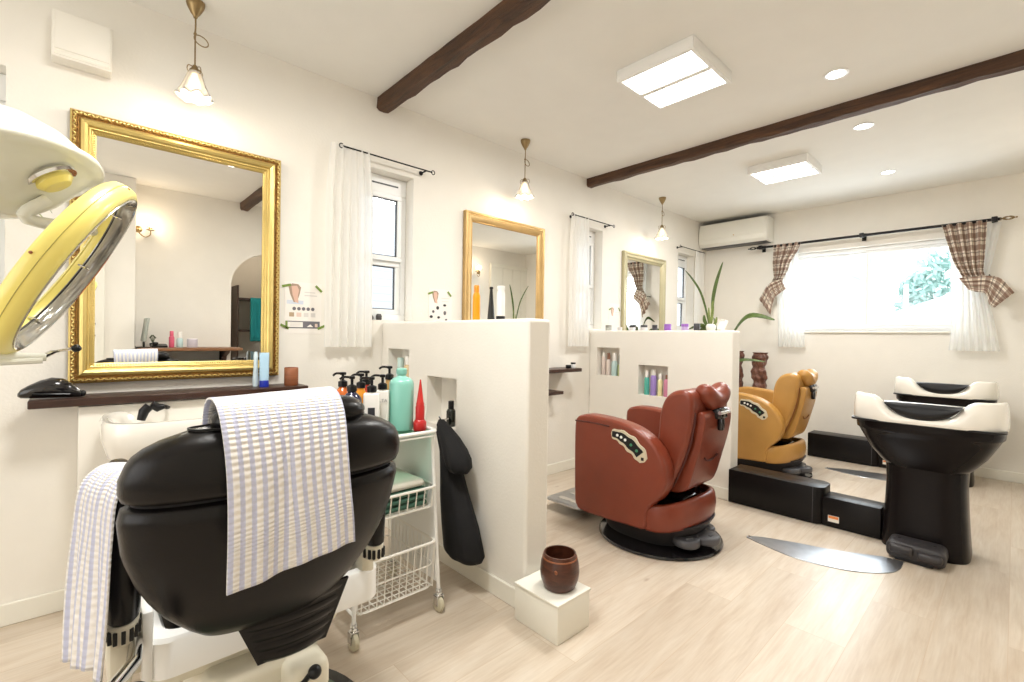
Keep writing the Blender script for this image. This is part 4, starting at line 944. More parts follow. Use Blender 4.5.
# ------------------------------------------------------------------ curtain rods and curtains
def rod_small(x0, x1, label):
    z = 2.115; y = D - .065
    t = thing('curtain_rod', label, 'curtain rod', ((x0 + x1) / 2, y, z), 0, 'thin black curtain rods over the small windows'); h = (x1 - x0) / 2
    m = MB(); m.tube([(-h + .02, 0, 0), (h - .02, 0, 0)], .0045, 8); m.build('rod', IRON, t)
    for s in (-1, 1):
        m = MB(); m.tube([(s * (h - .005), .012 * math.cos(a), .012 * math.sin(a)) if False else (s * (h - .006 - .012 + .012 * math.cos(a) + .006), 0, .012 * math.sin(a)) for a in [2 * PI * k / 16 for k in range(16)]], .0028, 6, closed=True); m.build('ring_finial', IRON, t)
        m = MB(); m.tube([(s * (h - .06), 0, 0), (s * (h - .06), .063, 0)], .005, 8); m.lathe([(0, 0), (.014, 0), (.012, .006), (0, .006)], 12, M=Matrix.Translation((s * (h - .06), .0645, 0)) @ Matrix.Rotation(PI / 2, 4, 'X')); m.build('bracket', IRON, t)
rod_small(1.03, 1.635, 'thin black rod over the small window at the nearer partition')
rod_small(2.96, 3.56, 'thin black rod over the small window at the farther partition')
rod_small(4.77, 5.35, 'thin black rod over the small window nearest the corner')

def sheer(x0, x1, z0, z1, label, folds, seed):
    y = D - .062; nu, nv = 90, 14
    def f(u, v):
        z = z1 + (z0 - z1) * v; g = min(1, .55 + v * 1.2) if v > .03 else .6
        x = x0 + (x1 - x0) * (.5 + (u - .5) * (.82 + .18 * min(1, v * 4)))
        return (x, y + .010 * g * math.sin(u * folds * 2 * PI + seed) + .004 * math.sin(u * 31 + v * 4 + seed), z + .012 * math.sin(v * 3) * 0)
    m = MB(); m.sheet(f, nu, nv); o = m.build('sheer_curtain', SHEER, angle=80)
    tag(o, label, 'curtain', 'plain white curtains beside the small windows')
sheer(.965, 1.235, 1.035, 2.125, 'plain white curtain left of the small window, beside the gold mirror', 6, 1)
sheer(2.95, 3.22, 1.035, 2.125, 'plain white curtain drawn left of the small window at the farther partition', 6, 2)
sheer(5.13, 5.36, 1.035, 2.115, 'plain white curtain right of the corner window, beside the air conditioner', 6, 3)

def rod_big():
    x = BX - .11; z = 2.112; y0, y1 = .0, 2.025
    t = thing('curtain_rod', 'thick black iron curtain rod over the large back window', 'curtain rod', (x, (y0 + y1) / 2, z)); h = (y1 - y0) / 2
    m = MB(); m.tube([(0, -h + .1, 0), (0, h - .1, 0)], .0125, 12); m.build('rod', IRON, t)
    m = MB(); m.tube([(.028, -h + .25, .0), (.028, h - .25, .0)], .006, 8); m.build('second_rod', IRON, t)
    for s in (-1, 1):
        m = MB()
        for k in range(4):
            m.tube([(.016 * math.sin(PI * i / 8) * math.cos(k * PI / 2 + i * .25), s * (h - .09 + .075 * i / 8), .016 * math.sin(PI * i / 8) * math.sin(k * PI / 2 + i * .25)) for i in range(9)], .0035, 6)
        m.ball((0, s * (h - .008), 0), .007, 10, 8); m.lathe([(.008, 0), (.016, .004), (.008, .01)], 12, M=Matrix.Translation((0, s * (h - .10), 0)) @ Matrix.Rotation(-s * PI / 2, 4, 'X')); m.build('cage_finial', BRASS if s < 0 else IRON, t)
    for yy in (-h + .13, -.01, h - .28 + .15):
        m = MB(); m.box((-.02, yy - .018, -.018), (.02, yy + .018, .022), .005, 2); m.box((.0, yy - .008, -.008), (.108, yy + .008, .008), .002, 1); m.box((.100, yy - .018, -.035), (.1095, yy + .018, .035), .003, 1); m.build('bracket', IRON, t)
rod_big()

def tied_curtain(side):
    """checked curtain swept aside and tucked; side +1 = left in view (towards the mirror wall)"""
    x = BX - .125; KK = .984
    if side > 0: rows = [(2.137, 1.528, 1.790), (2.05, 1.560, 1.790), (1.94, 1.625, 1.792), (1.85, 1.655, 1.785), (1.79, 1.685, 1.778), (1.74, 1.70, 1.80), (1.70, 1.695, 1.83), (1.655, 1.675, 1.86)]
    else: rows = [(2.128, .175, .450), (2.02, .178, .425), (1.90, .182, .395), (1.80, .186, .368), (1.72, .190, .335), (1.66, .175, .31), (1.615, .150, .295), (1.575, .11, .27)]
    rows = [(1.1 + (z - 1.1) * KK, a * KK, b * KK) for z, a, b in rows]
    t = thing('checked_curtain', 'brown checked curtain tied back at the %s end of the back window' % ('left' if side > 0 else 'right'), 'curtain', (x, (rows[0][1] + rows[0][2]) / 2, 2.13), 0, 'brown checked curtains on the back window')
    oy, oz = (rows[0][1] + rows[0][2]) / 2, 2.13
    R_ = spline([(a, b, c) for a, b, c in rows], 5); nv = len(R_) - 1
    def f(u, v):
        j = int(round(v * nv)); z, a, b = R_[j]; g = .016 + .006 * (1 - v)
        return (g * math.sin(u * 4.5 * 2 * PI + v * 1.2) , a + (b - a) * u - oy, z - oz)
    m = MB(); m.sheet(f, 70, nv, us=.52, vs=.55); m.build('swept_panel', PLAID, t, solid=.002, angle=80)
    # the tucked knot and the free end that flares outwards
    if side > 0: pa, pb = [(1.74, 1.74, 1.72, -.045, .050), (1.82, 1.80, 1.68, -.055, .060), (1.86, 1.80, 1.62, -.06, .045)], None
    if side > 0:
        keys = [((1.66, 1.665), (1.70, 1.78)), ((1.74, 1.60), (1.78, 1.72)), ((1.80, 1.535), (1.835, 1.665)), ((1.80, 1.42), (1.915, 1.63))]
        K = [((1.655, 1.655), (1.700, 1.765)), ((1.72, 1.60), (1.765, 1.74)), ((1.765, 1.55), (1.835, 1.70)), ((1.80, 1.385), (1.915, 1.56))]
    else:
        K = [((.335, 1.66), (.275, 1.56)), ((.25, 1.665), (.235, 1.54)), ((.155, 1.665), (.175, 1.52)), ((.085, 1.635), (.150, 1.43)), ((.010, 1.520), (.118, 1.405))]
    K = [((a[0] * KK, 1.1 + (a[1] - 1.1) * KK), (b[0] * KK, 1.1 + (b[1] - 1.1) * KK)) for a, b in K]
    Lp = spline([(a[0], a[1], 0) for a, b in K], 5); Rp = spline([(b[0], b[1], 0) for a, b in K], 5); nn = len(Lp) - 1
    def g(u, v):
        j = int(round(v * nn)); p = Lp[j].lerp(Rp[j], u)
        return (-.030 + .012 * math.sin(u * 3 * 2 * PI + v) - .012 * math.sin(v * PI), p.x - oy, p.y - oz)
    m = MB(); m.sheet(g, 40, nn, us=.26, vs=.30); m.build('free_end', PLAID, t, solid=.002, angle=80)
    hk = (.0, (1.80 if side > 0 else .150) - oy, (1.66 if side > 0 else 1.66) - oz)
    m = MB(); m.tube([(.122, hk[1], hk[2]), (.02, hk[1], hk[2]), (-.055, hk[1] , hk[2])], .005, 8); m.build('tieback_hook', IRON, t)
tied_curtain(1); tied_curtain(-1)
def back_sheer(label, rows, seed):
    x = BX - .075; KK = .984; rows = [(1.1 + (z - 1.1) * KK, a * KK, b * KK) for z, a, b in rows]; R_ = spline(rows, 5); nv = len(R_) - 1
    def f(u, v):
        j = int(round(v * nv)); z, a, b = R_[j]
        return (x + .014 * math.sin(u * 6 * 2 * PI + seed), a + (b - a) * u, z)
    m = MB(); m.sheet(f, 80, nv); tag(m.build('sheer_curtain', SHEERB, angle=80), label, 'curtain', 'white sheers at the back window')
back_sheer('white sheer curtain hanging at the left end of the back window', [(2.12, 1.56, 1.80), (1.85, 1.56, 1.79), (1.5, 1.52, 1.76), (1.048, 1.49, 1.745)], 1)
back_sheer('white sheer curtain hanging at the right end of the back window', [(2.11, .09, .43), (1.85, .13, .40), (1.60, .17, .36), (1.35, .13, .37), (1.048, .082, .395)], 2)

# ------------------------------------------------------------------ posters taped to the wall
TAPE = plain('green_tape', (.18, .27, .05), .6)
def patch(p, name, x0, x1, z0, z1, mt, y=-.0016, rot=0.0):
    m = MB(); M_ = Matrix.Translation(((x0 + x1) / 2, 0, (z0 + z1) / 2)) @ Matrix.Rotation(rot, 4, 'Y'); hx, hz = (x1 - x0) / 2, (z1 - z0) / 2
    m.box((-hx, y - .0006, -hz), (hx, y, hz), M=M_); return m.build(name, mt, p)
SKIN = plain('printed_skin_tone', (.68, .45, .35), .6); HAIR = plain('printed_brown_hair', (.38, .27, .20), .6); PTXT = plain('printed_pale_grey', (.66, .63, .60), .6); PBLUE = plain('printed_pale_blue', (.62, .66, .74), .6); TAN_ = plain('printed_tan', (.45, .34, .22), .6); PPINK = plain('printed_pink', (.72, .56, .48), .6)
def oval(p, name, cx, cz, rx, rz, mt, y=-.0022):
    m = MB(); m.prism(circ(cx, cz, rx, 20, ry=rz), 'y', y - .0006, y); return m.build(name, mt, p)
def portrait(p, cx, cz, s):
    m = MB(); m.prism([(cx - .030 * s, cz + .030 * s), (cx - .012 * s, cz + .046 * s), (cx + .018 * s, cz + .044 * s), (cx + .032 * s, cz + .028 * s), (cx + .026 * s, cz - .005 * s), (cx + .012 * s, cz - .05 * s), (cx - .004 * s, cz - .05 * s), (cx - .022 * s, cz - .008 * s)], 'y', -.0028, -.0022); m.build('printed_hair', HAIR, p)
    m = MB(); m.prism([(cx - .016 * s, cz + .032 * s), (cx + .012 * s, cz + .036 * s), (cx + .022 * s, cz + .014 * s), (cx + .016 * s, cz - .02 * s), (cx + .020 * s, cz - .055 * s), (cx + .002 * s, cz - .048 * s), (cx - .010 * s, cz - .012 * s)], 'y', -.0034, -.0028); m.build('printed_face', SKIN, p)
def poster(label, cx, z0, z1, w, kind):
    t = thing('paper_poster', label, 'poster', (cx, D, 0), 0, 'posters held up with green tape'); h = w / 2
    m = MB(); m.box((-h, -.0016, z0), (h, -.0004, z1)); sh = m.build('sheet', PAPER, t)
    if kind == 1:
        portrait(sh, -.045, 1.315, 1.0); patch(sh, 'printed_text', .005, .07, 1.300, 1.306, PTXT); patch(sh, 'printed_text', .005, .06, 1.317, 1.322, PTXT); patch(sh, 'printed_shirt', -.082, .0, 1.255, 1.275, PBLUE)
        for i in range(5): oval(sh, 'printed_icon', -.046 + i * .0235, 1.232, .0088, .0092, plain('printed_slate', (.16, .15, .17), .6) if i == 0 else bpy.data.materials['printed_slate'])
        for i, c in enumerate((TAN_, PPINK, PTXT, PTXT)): patch(sh, 'printed_swatch', -.070 + i * .036, -.046 + i * .036, 1.190, 1.212, c)
        patch(sh, 'printed_band', -.088, .086, 1.130, 1.168, bpy.data.materials['printed_slate']); patch(sh, 'band_panel', -.078, -.002, 1.136, 1.163, PAPER, -.0024)
        for i in range(3): patch(sh, 'printed_text', -.065, -.015, 1.142 + i * .007, 1.1445 + i * .007, PTXT, -.0032)
        m = MB(); m.prism([(.018, 1.138), (.052, 1.138), (.036, 1.152)], 'y', -.0032, -.0024); m.build('band_symbol', PAPER, sh); patch(sh, 'band_symbol', .060, .074, 1.138, 1.156, PPINK, -.0024)
        for x, z, r in ((-.085, 1.348, .25), (.078, 1.342, -.75), (-.092, 1.138, -.45), (.094, 1.138, .45)): patch(t, 'tape_strip', x - .022, x + .022, z - .006, z + .006, TAPE, -.0040, -r)
        patch(t, 'tape_strip', -.088, -.078, 1.128, 1.168, TAPE, -.0040)
    else:
        portrait(sh, -.042, 1.355, .8); patch(sh, 'printed_text', .005, .07, 1.345, 1.35, PTXT); patch(sh, 'printed_text', .01, .065, 1.325, 1.329, PTXT)
        if kind == 2:
            for x, z, rx, rz in ((-.022, 1.283, .011, .012), (.032, 1.302, .012, .008), (.034, 1.252, .0105, .014), (-.055, 1.258, .009, .009), (-.070, 1.225, .012, .009), (-.014, 1.222, .011, .008), (.045, 1.205, .010, .010)): oval(sh, 'printed_spot', x, z, rx, rz, INK if rx > .0105 else plain('printed_grey', (.12, .11, .12), .6))
        for x, z, r in ((-.078, 1.375, .35), (.068, 1.378, -.85)): patch(t, 'tape_strip', x - .020, x + .020, z - .006, z + .006, TAPE, -.0040, -r)
poster('taped paper poster with a face and a dark bottom band, right of the gold mirror', .876, 1.103, 1.37, .186, 1)
poster('paper poster with dark round spots, taped left of the soft gold mirror', 1.735, 1.12, 1.405, .18, 2)
poster('faint paper poster left of the sage framed far mirror', 3.675, 1.12, 1.43, .18, 3)

# ------------------------------------------------------------------ pendants, lights, vent box, air conditioner
FROST = mat('frosted_white_glass', (0.9, 0.86, 0.78), 0.25, vary=0.0, trans=0.55, coat=.3)
def pendant(label, x, y, first=None):
    t = thing('pendant_lamp', label, 'pendant lamp', (x, y, CZ), 0, 'small brass pendant lamps along the mirror wall')
    m = MB(); m.lathe([(.0, 0), (.034, 0), (.034, -.010), (.030, -.022), (.018, -.046), (.009, -.058), (.007, -.066), (0, -.068)], 28); m.build('ceiling_cup', BRASS, t)
    m = MB(); pts = [(0, 0, -.06), (.001, 0, -.09), (0, 0, -.12), (-.004, .002, -.135)]
    loop = [(.022 + .026 * math.cos(PI + a), .006 * math.sin(a / 2), -.150 + .020 * math.sin(PI + a) + .004 * math.cos(a)) for a in [2.2 * PI * k / 22 for k in range(23)]]
    m.tube(spline(pts, 3), .0032, 8); m.tube(loop, .0024, 6); m.tube([(0, 0, -.12), (.0, 0, -.20), (0, 0, -.272)], .0030, 8); m.lathe([(.004, -.125), (.006, -.13), (.004, -.138)], 10); m.build('cord', BRASS, t)
    m = MB(); m.lathe([(.0, -.262), (.008, -.264), (.012, -.275), (.020, -.284), (.024, -.300), (.0225, -.302)], 20)
    for k in range(4):
        a = k * PI / 2 + .5; m.tube(spline([(.010 * math.cos(a), .010 * math.sin(a), -.272), (.028 * math.cos(a), .028 * math.sin(a), -.274), (.034 * math.cos(a), .034 * math.sin(a), -.290), (.028 * math.cos(a), .028 * math.sin(a), -.302)], 3), .0018, 6)
    m.build('gallery', BRASS, t)
    n = 64; rs = []
    for z, r, w in ((-.292, .023, 0), (-.300, .027, 0), (-.330, .036, .02), (-.360, .046, .04), (-.385, .058, .06), (-.398, .066, .08), (-.399, .063, .08), (-.385, .055, .06), (-.360, .043, .04), (-.330, .033, .02), (-.300, .024, 0)):
        rs.append([Vector((r * (1 + w * math.cos(8 * a)) * math.cos(a), r * (1 + w * math.cos(8 * a)) * math.sin(a), z + w * .06 * math.cos(8 * a))) for a in [2 * PI * i / n for i in range(n)]])
    m = MB(); m.rings(rs, cap=False); m.build('glass_shade', FROST, t, angle=80)
    m = MB(); m.lathe([(.0, -.300), (.010, -.302), (.011, -.318), (.018, -.332), (.020, -.345), (.014, -.360), (0, -.366)], 18); m.build('bulb', BULB, t)
    L = bpy.data.lights.new('pendant_glow', 'POINT'); L.energy = 2.2; L.color = (1.0, .82, .62); L.shadow_soft_size = .03
    o = bpy.data.objects.new('pendant_glow', L); o.location = (x, y, CZ - .41); COL.objects.link(o)
pendant('small glass and brass pendant lamp in front of the big gold mirror', .362, 2.36)
pendant('small glass and brass pendant lamp in front of the soft gold mirror', 2.300, 2.36)
pendant('small glass and brass pendant lamp in front of the sage framed mirror', 4.17, 2.36)

def panel_light(label, x0, x1, y0, y1, strips):
    t = thing('ceiling_light', label, 'ceiling light', ((x0 + x1) / 2, (y0 + y1) / 2, CZ), 0, 'square fluorescent ceiling lights'); hx, hy = (x1 - x0) / 2, (y1 - y0) / 2
    m = MB(); m.box((-hx, -hy, -.050), (hx, hy, 0), .004, 2); h = m.build('housing', WHITE, t)
    m = MB()
    for a, b in (((-hx, -hy + .02), (-hx + .02, hy - .02)), ((hx - .02, -hy + .02), (hx, hy - .02)), ((-hx, -hy), (hx, -hy + .02)), ((-hx, hy - .02), (hx, hy))): m.box((a[0], a[1], -.062), (b[0], b[1], -.048), .002, 1)
    m.build('rim', WHITE, h)
    w = (2 * hx - .06) / 2
    for i in range(2):
        w = (2 * hx - .076) / 2; a = -hx + .022 + i * (w + .032); m = MB(); m.box((a, -hy + .022, -.060), (a + w, hy - .022, -.048), .003, 2); m.build('diffuser', LAMP, t)
    m = MB(); m.box((-.016, -hy + .02, -.064), (.016, hy - .02, -.050), .002, 1); m.build('divider', WHITE, t)
    area('panel_lamp', ((x0 + x1) / 2, (y0 + y1) / 2, CZ - .072), (2 * hx - .04, 2 * hy - .04), strips, (1.0, .985, .945))
def area(name, loc, size, power, col, rot=(0, 0, 0)):
    L = bpy.data.lights.new(name, 'AREA'); L.shape = 'RECTANGLE'; L.size, L.size_y = size; L.energy = power; L.color = col
    o = bpy.data.objects.new(name, L); o.location = loc; o.rotation_euler = rot; COL.objects.link(o); return o
PW = 22
panel_light('large square ceiling light with two bright strips, nearer the camera', 2.03, 2.45, 1.01, 1.42, PW)
panel_light('square ceiling light farther away, beyond the second beam', 3.89, 4.26, 1.05, 1.47, PW)
panel_light('square ceiling light above the black chair, out of view', .15, .57, 1.0, 1.42, PW)
def downlight(label, x, y):
    t = thing('downlight', label, 'downlight', (x, y, CZ), 0, 'round recessed downlights')
    m = MB(); m.lathe([(.040, -.001), (.055, -.001), (.056, -.004), (.050, -.006), (.042, -.005), (.040, -.001)], 32, cap=False); m.build('trim_ring', WHITE, t)
    m = MB(); m.lathe([(0, -.001), (.041, -.001), (.041, -.005), (0, -.0058)], 32); m.build('lens', SPOTE, t)
    L = bpy.data.lights.new('downlight_beam', 'SPOT'); L.energy = 12; L.color = (1, .97, .92); L.spot_size = 2.0; L.spot_blend = .8; L.shadow_soft_size = .04
    o = bpy.data.objects.new('downlight_beam', L); o.location = (x, y, CZ - .02); COL.objects.link(o)
downlight('round downlight nearest the camera, right of the larger ceiling light', 2.85, .65)
downlight('round downlight in the middle, just past the second beam', 3.66, .68)
downlight('round downlight farthest away, towards the back window', 4.78, .72)
downlight('round downlight reflected in the big gold mirror', .94, .67)

t = thing('vent_box', 'white square ventilation box high on the wall above the gold mirror', 'vent box', (.015, D, 2.20))
m = MB(); m.box((-.085, -.075, -.07), (.088, -.0, .105), .006, 2); m.build('housing', mat('warm_white_plastic', (.80, .77, .70), .45, vary=.01), t)
m = MB(); m.box((-.078, -.079, -.040), (.082, -.074, .099), .003, 2); m.build('front_plate', bpy.data.materials['warm_white_plastic'], t)
m = MB(); m.box((-.078, -.078, -.062), (.082, -.073, -.050), .002, 1); m.build('grille_lip', TRIM, t)

def aircon():
    y0, y1 = 1.80, 2.54; z0, z1 = 2.170, 2.452; x1 = BX; x0 = BX - .215
    t = thing('air_conditioner', 'white wall-mounted air conditioner in the corner near the ceiling', 'air conditioner', (BX, (y0 + y1) / 2, z0)); hy = (y1 - y0) / 2
    prof = [(0, 0), (0, .262), (-.17, .262), (-.198, .250), (-.210, .22), (-.212, .08), (-.205, .035), (-.175, .006), (-.12, .0)]
    m = MB(); m.prism([(a, b) for a, b in prof], 'y', -hy, hy, .012, 3); m.build('body', mat('cream_white_plastic', (.80, .79, .73), .35, vary=.01), t, angle=40)
    m = MB(); m.prism([(-.212, .255), (-.2165, .235), (-.2165, .085), (-.211, .080)], 'y', -hy + .012, hy - .012, .002, 1); m.build('front_panel', bpy.data.materials['cream_white_plastic'], t)
    m = MB(); m.prism([(-.178, .004), (-.209, .036), (-.212, .072), (-.207, .074), (-.202, .038), (-.172, .010)], 'y', -hy + .03, hy - .03, .001, 1); m.build('louvre', bpy.data.materials['cream_white_plastic'], t)
    m = MB(); m.box((-.17, -hy + .02, -.004), (-.02, hy - .02, .002)); m.build('underside_slot', GREYP, t)
    m = MB(); m.box((-.150, -hy + .03, .262), (-.02, hy - .03, .268)); m.build('intake_grille', GREYP, t)
    m = MB(); m.lathe([(0, 0), (.006, 0), (.006, .002), (0, .002)], 12, M=Matrix.Translation((-.2165, -.03, .10)) @ Matrix.Rotation(-PI / 2, 4, 'Y')); m.build('status_light', plain('amber_dot', (.6, .4, .15), .4), t)
aircon()

# ------------------------------------------------------------------ colour processor with a yellow ring
def processor():
    t = thing('color_processor', 'cream salon heat processor with a tilted lemon yellow ring, at the left edge', 'hair processor', (-.45, 1.35, 0))
    O = Vector((-.45, 1.35, 0))
    C = Vector((-.013, 1.30, 1.230)) - O
    e1 = Vector((.49, 0, .872)).normalized(); d = Vector((-.019, .999, .10)).normalized(); mm = e1.cross(d).normalized(); tt = math.radians(9.5)
    e2 = (d * math.cos(tt) - mm * math.sin(tt)).normalized(); e2 = (e2 - e1 * e1.dot(e2)).normalized(); nn = e1.cross(e2).normalized()
    def ring(prof, name, mats, mi=0, a0=0, a1=2 * PI, n=96, parent=t, ang=50):
        rs = []; full = abs(a1 - a0 - 2 * PI) < 1e-6
        for i in range(n if full else n + 1):
            a = a0 + (a1 - a0) * i / n; ra = e1 * math.cos(a) + e2 * math.sin(a)
            rs.append([C + ra * r + nn * h * .66 for r, h in prof])
        m = MB(); m.rings(rs, closed_v=full, mi=mi); return m.build(name, mats, parent, angle=ang)
    outer = [(.166, .030), (.174, .036), (.186, .034), (.1945, .024), (.197, .008), (.197, -.010), (.1935, -.026), (.186, -.034), (.178, -.035), (.178, -.030), (.184, -.028), (.189, -.008), (.186, .012), (.176, .024), (.168, .024)]
    sh = ring(outer, 'ring_shell', [YELLOW])
    ring([(.1665, .026), (.1625, .012), (.163, .006), (.168, .018)], 'inner_yellow_band', YELLOW, parent=sh)
    ring([(.163, .007), (.1605, -.004), (.164, -.020), (.175, -.036), (.181, -.038), (.181, -.034), (.175, -.032), (.166, -.018), (.163, -.004), (.1655, .006)], 'clear_lens', CLEAR, parent=sh)
    ring([(.1615, .0045), (.1600, .002), (.1615, -.0005)], 'heating_rod', BLACKP, parent=sh)
    ring([(.1975, .0012), (.1981, 0), (.1975, -.0012), (.196, 0)], 'shell_joint', plain('olive_joint', (.45, .38, .08), .5), parent=sh)
    ring([(.176, -.0365), (.1785, -.0385), (.181, -.0365)], 'chrome_edge', CHROME, parent=sh)
    for a in (2.4, 3.4, 4.4, 5.4, .4, 1.4):
        ra = e1 * math.cos(a) + e2 * math.sin(a); tg = nn.cross(ra)
        m = MB(); p = C + ra * .1605
        m.tube([p + nn * .010, p - ra * .003, p - nn * .012], .0022, 6); m.build('lens_clip', CHROME, sh)
    for a, h in ((3.5, .026), (5.9, -.02), (4.6, .03)):
        ra = e1 * math.cos(a) + e2 * math.sin(a); m = MB(); m.ball(C + ra * .1955 + nn * h * .5, .0028, 8, 6); m.build('screw', RUSTW, sh)
    # the round white head that carries the ring
    Hc = Vector((-.132, 1.43, 1.425)) - O; M_ = Matrix.Translation(Hc) @ Matrix.Rotation(math.radians(-9), 4, 'Y') @ Matrix.Rotation(math.radians(-9), 4, 'X') @ Matrix.Scale(.96, 4)
    m = MB(); m.lathe([(0, .130), (.05, .125), (.10, .102), (.14, .068), (.165, .035), (.176, .020), (.188, .012), (.191, .004), (.188, -.004), (.172, -.010), (.15, -.026), (.11, -.060), (.07, -.085), (.03, -.095), (0, -.097)], 64, M=M_); hd = m.build('head_shell', DRYER, t, angle=60)
    m = MB(); M2 = M_ @ Matrix.Translation((.095, -.075, -.038)) @ Matrix.Rotation(math.radians(155), 4, 'Y') @ Matrix.Scale(.8, 4)
    m.lathe([(.052, -.006), (.058, .002), (.056, .010), (.044, .010), (.040, .0)], 32, M=M2); m.build('joint_collar', CHROME, hd)
    m = MB(); m.lathe([(0, .0), (.042, .0), (.042, .018), (.030, .030), (0, .032)], 32, M=M2)
    m.build('joint', YELLOW, hd)
    m = MB(); m.tube(spline([Hc + Vector((.09, -.06, -.055)), Hc + Vector((.06, -.06, -.10)), C + e1 * .125 + e2 * .155], 5), .012, 10); m.build('ring_arm', DRYER, hd)
    # stand
    m = MB(); m.tube(spline([Hc + Vector((-.10, .0, .0)), Vector((-.05, 0, 1.36)), Vector((0, 0, 1.25)), Vector((0, 0, 1.0))], 6), .028, 16); m.build('upper_arm', DRYER, t)
    m = MB(); m.tube([(0, 0, .08), (0, 0, 1.1)], .022, 16); m.build('pole', CHROME, t)
    m = MB(); m.tube(spline([(0, -.0, 1.045), (.16, -.05, 1.046), (.30, -.05, 1.047), (.410, -.05, 1.047)], 5), [.011] * 12 + [.010] * 2 + [.008] * 2, 10)
    m.tube([(0, -.03, 1.032), (.30, -.062, 1.036), (.405, -.056, 1.041)], .006, 8); tr = m.build('tray_arm', DRYER, t)
    m = MB(); m.tube(spline([(.404, -.05, 1.046), (.418, -.05, 1.056), (.440, -.05, 1.062), (.452, -.05, 1.064)], 4), [.005] * 5 + [.003] * 8, 8); m.build('lever_rod', CHROME, tr)
    m = MB(); m.ball((.453, -.05, 1.064), (.0085, .0075, .0075), 14, 10); m.build('lever_knob', BLACKP, tr)
    for k in range(5):
        a = 2 * PI * k / 5 + .3; m = MB(); m.tube([(0, 0, .085), (.26 * math.cos(a), .26 * math.sin(a), .06)], [.020, .012], 10); lg = m.build('leg', DRYER, t)
        m = MB(); m.lathe([(.006, -.012), (.026, -.012), (.028, 0), (.026, .012), (.006, .012)], 20, M=Matrix.Translation((.26 * math.cos(a), .26 * math.sin(a), .028)) @ Matrix.Rotation(PI / 2, 4, 'X')); m.build('caster_wheel', BLACKP, lg)
processor()

# ------------------------------------------------------------------ plants
def leaf(m, pts, w, fold=.25, n=12, prof=None):
    P = spline(pts, 6); k = len(P) - 1; rs = []
    for i, p in enumerate(P):
        u = i / k; ww = w * (prof(u) if prof else (math.sin(PI * min(1, u * .94 + .06)) ** .6)) ; t = (P[min(i + 1, k)] - P[max(i - 1, 0)]).normalized()
        s_ = t.cross(Vector((1, 0, 0.1))); s_ = s_.normalized(); up = t.cross(s_)
        rs.append([p - s_ * ww + up * ww * fold, p - s_ * ww * .5 + up * ww * fold * .3, p, p + s_ * ww * .5 + up * ww * fold * .3, p + s_ * ww + up * ww * fold])
    m.rings(rs, closed_u=False, cap=False)
# view-facing helper axis: leaves lie roughly across the room
t = thing('potted_plant', 'upright sansevieria in a small white vase on the end of the farther partition', 'plant', (3.36, 1.50, 1.172))
m = MB(); m.lathe([(.0, 0), (.026, 0), (.032, .01), (.034, .03), (.028, .045), (.025, .048), (.022, .044), (.0, .040)], 28); m.build('vase', plain('white_glazed_vase', (.80, .80, .76), .25), t)
V = lambda a, b, c=0.0: (c, a, b)   # (sideways, up, towards the wall)
for nm, pts, w, mt in (('leaf', [V(.0, .035), V(-.010, .14), V(-.010, .22)], .011, LEAFV), ('leaf', [V(-.006, .12), V(-.014, .24), V(-.038, .36), V(-.078, .49)], .013, LEAF), ('leaf', [V(.012, .03), V(.040, .16), V(.085, .29), V(.150, .39), V(.205, .455)], .008, LEAF), ('leaf', [V(.005, .03), V(.014, .09), V(.018, .17)], .009, LEAFV), ('leaf', [V(.02, .03), V(.045, .07), V(.052, .115)], .013, LEAF), ('leaf', [V(-.01, .03), V(-.034, .06), V(-.042, .10)], .010, LEAFV), ('leaf', [V(.01, .03), V(.034, .05), V(.060, .075)], .010, LEAF)):
    m = MB(); P = [(c, a, b) for c, a, b in pts]; leaf(m, P, w); m.build(nm, mt, t, solid=.0015, angle=80)
t = thing('card', 'small white card propped beside the sansevieria vase', 'card', (3.36, 1.425, 1.172))
m = MB(); m.box((-.02, -.028, 0), (-.018, .028, .078), M=Matrix.Rotation(.28, 4, 'Y') @ Matrix.Rotation(.3, 4, 'X')); m.build('front_leaf', PAPER, t)
m = MB(); m.box((.016, -.028, 0), (.018, .028, .075), M=Matrix.Rotation(-.28, 4, 'Y')); m.build('back_leaf', PAPER, t)

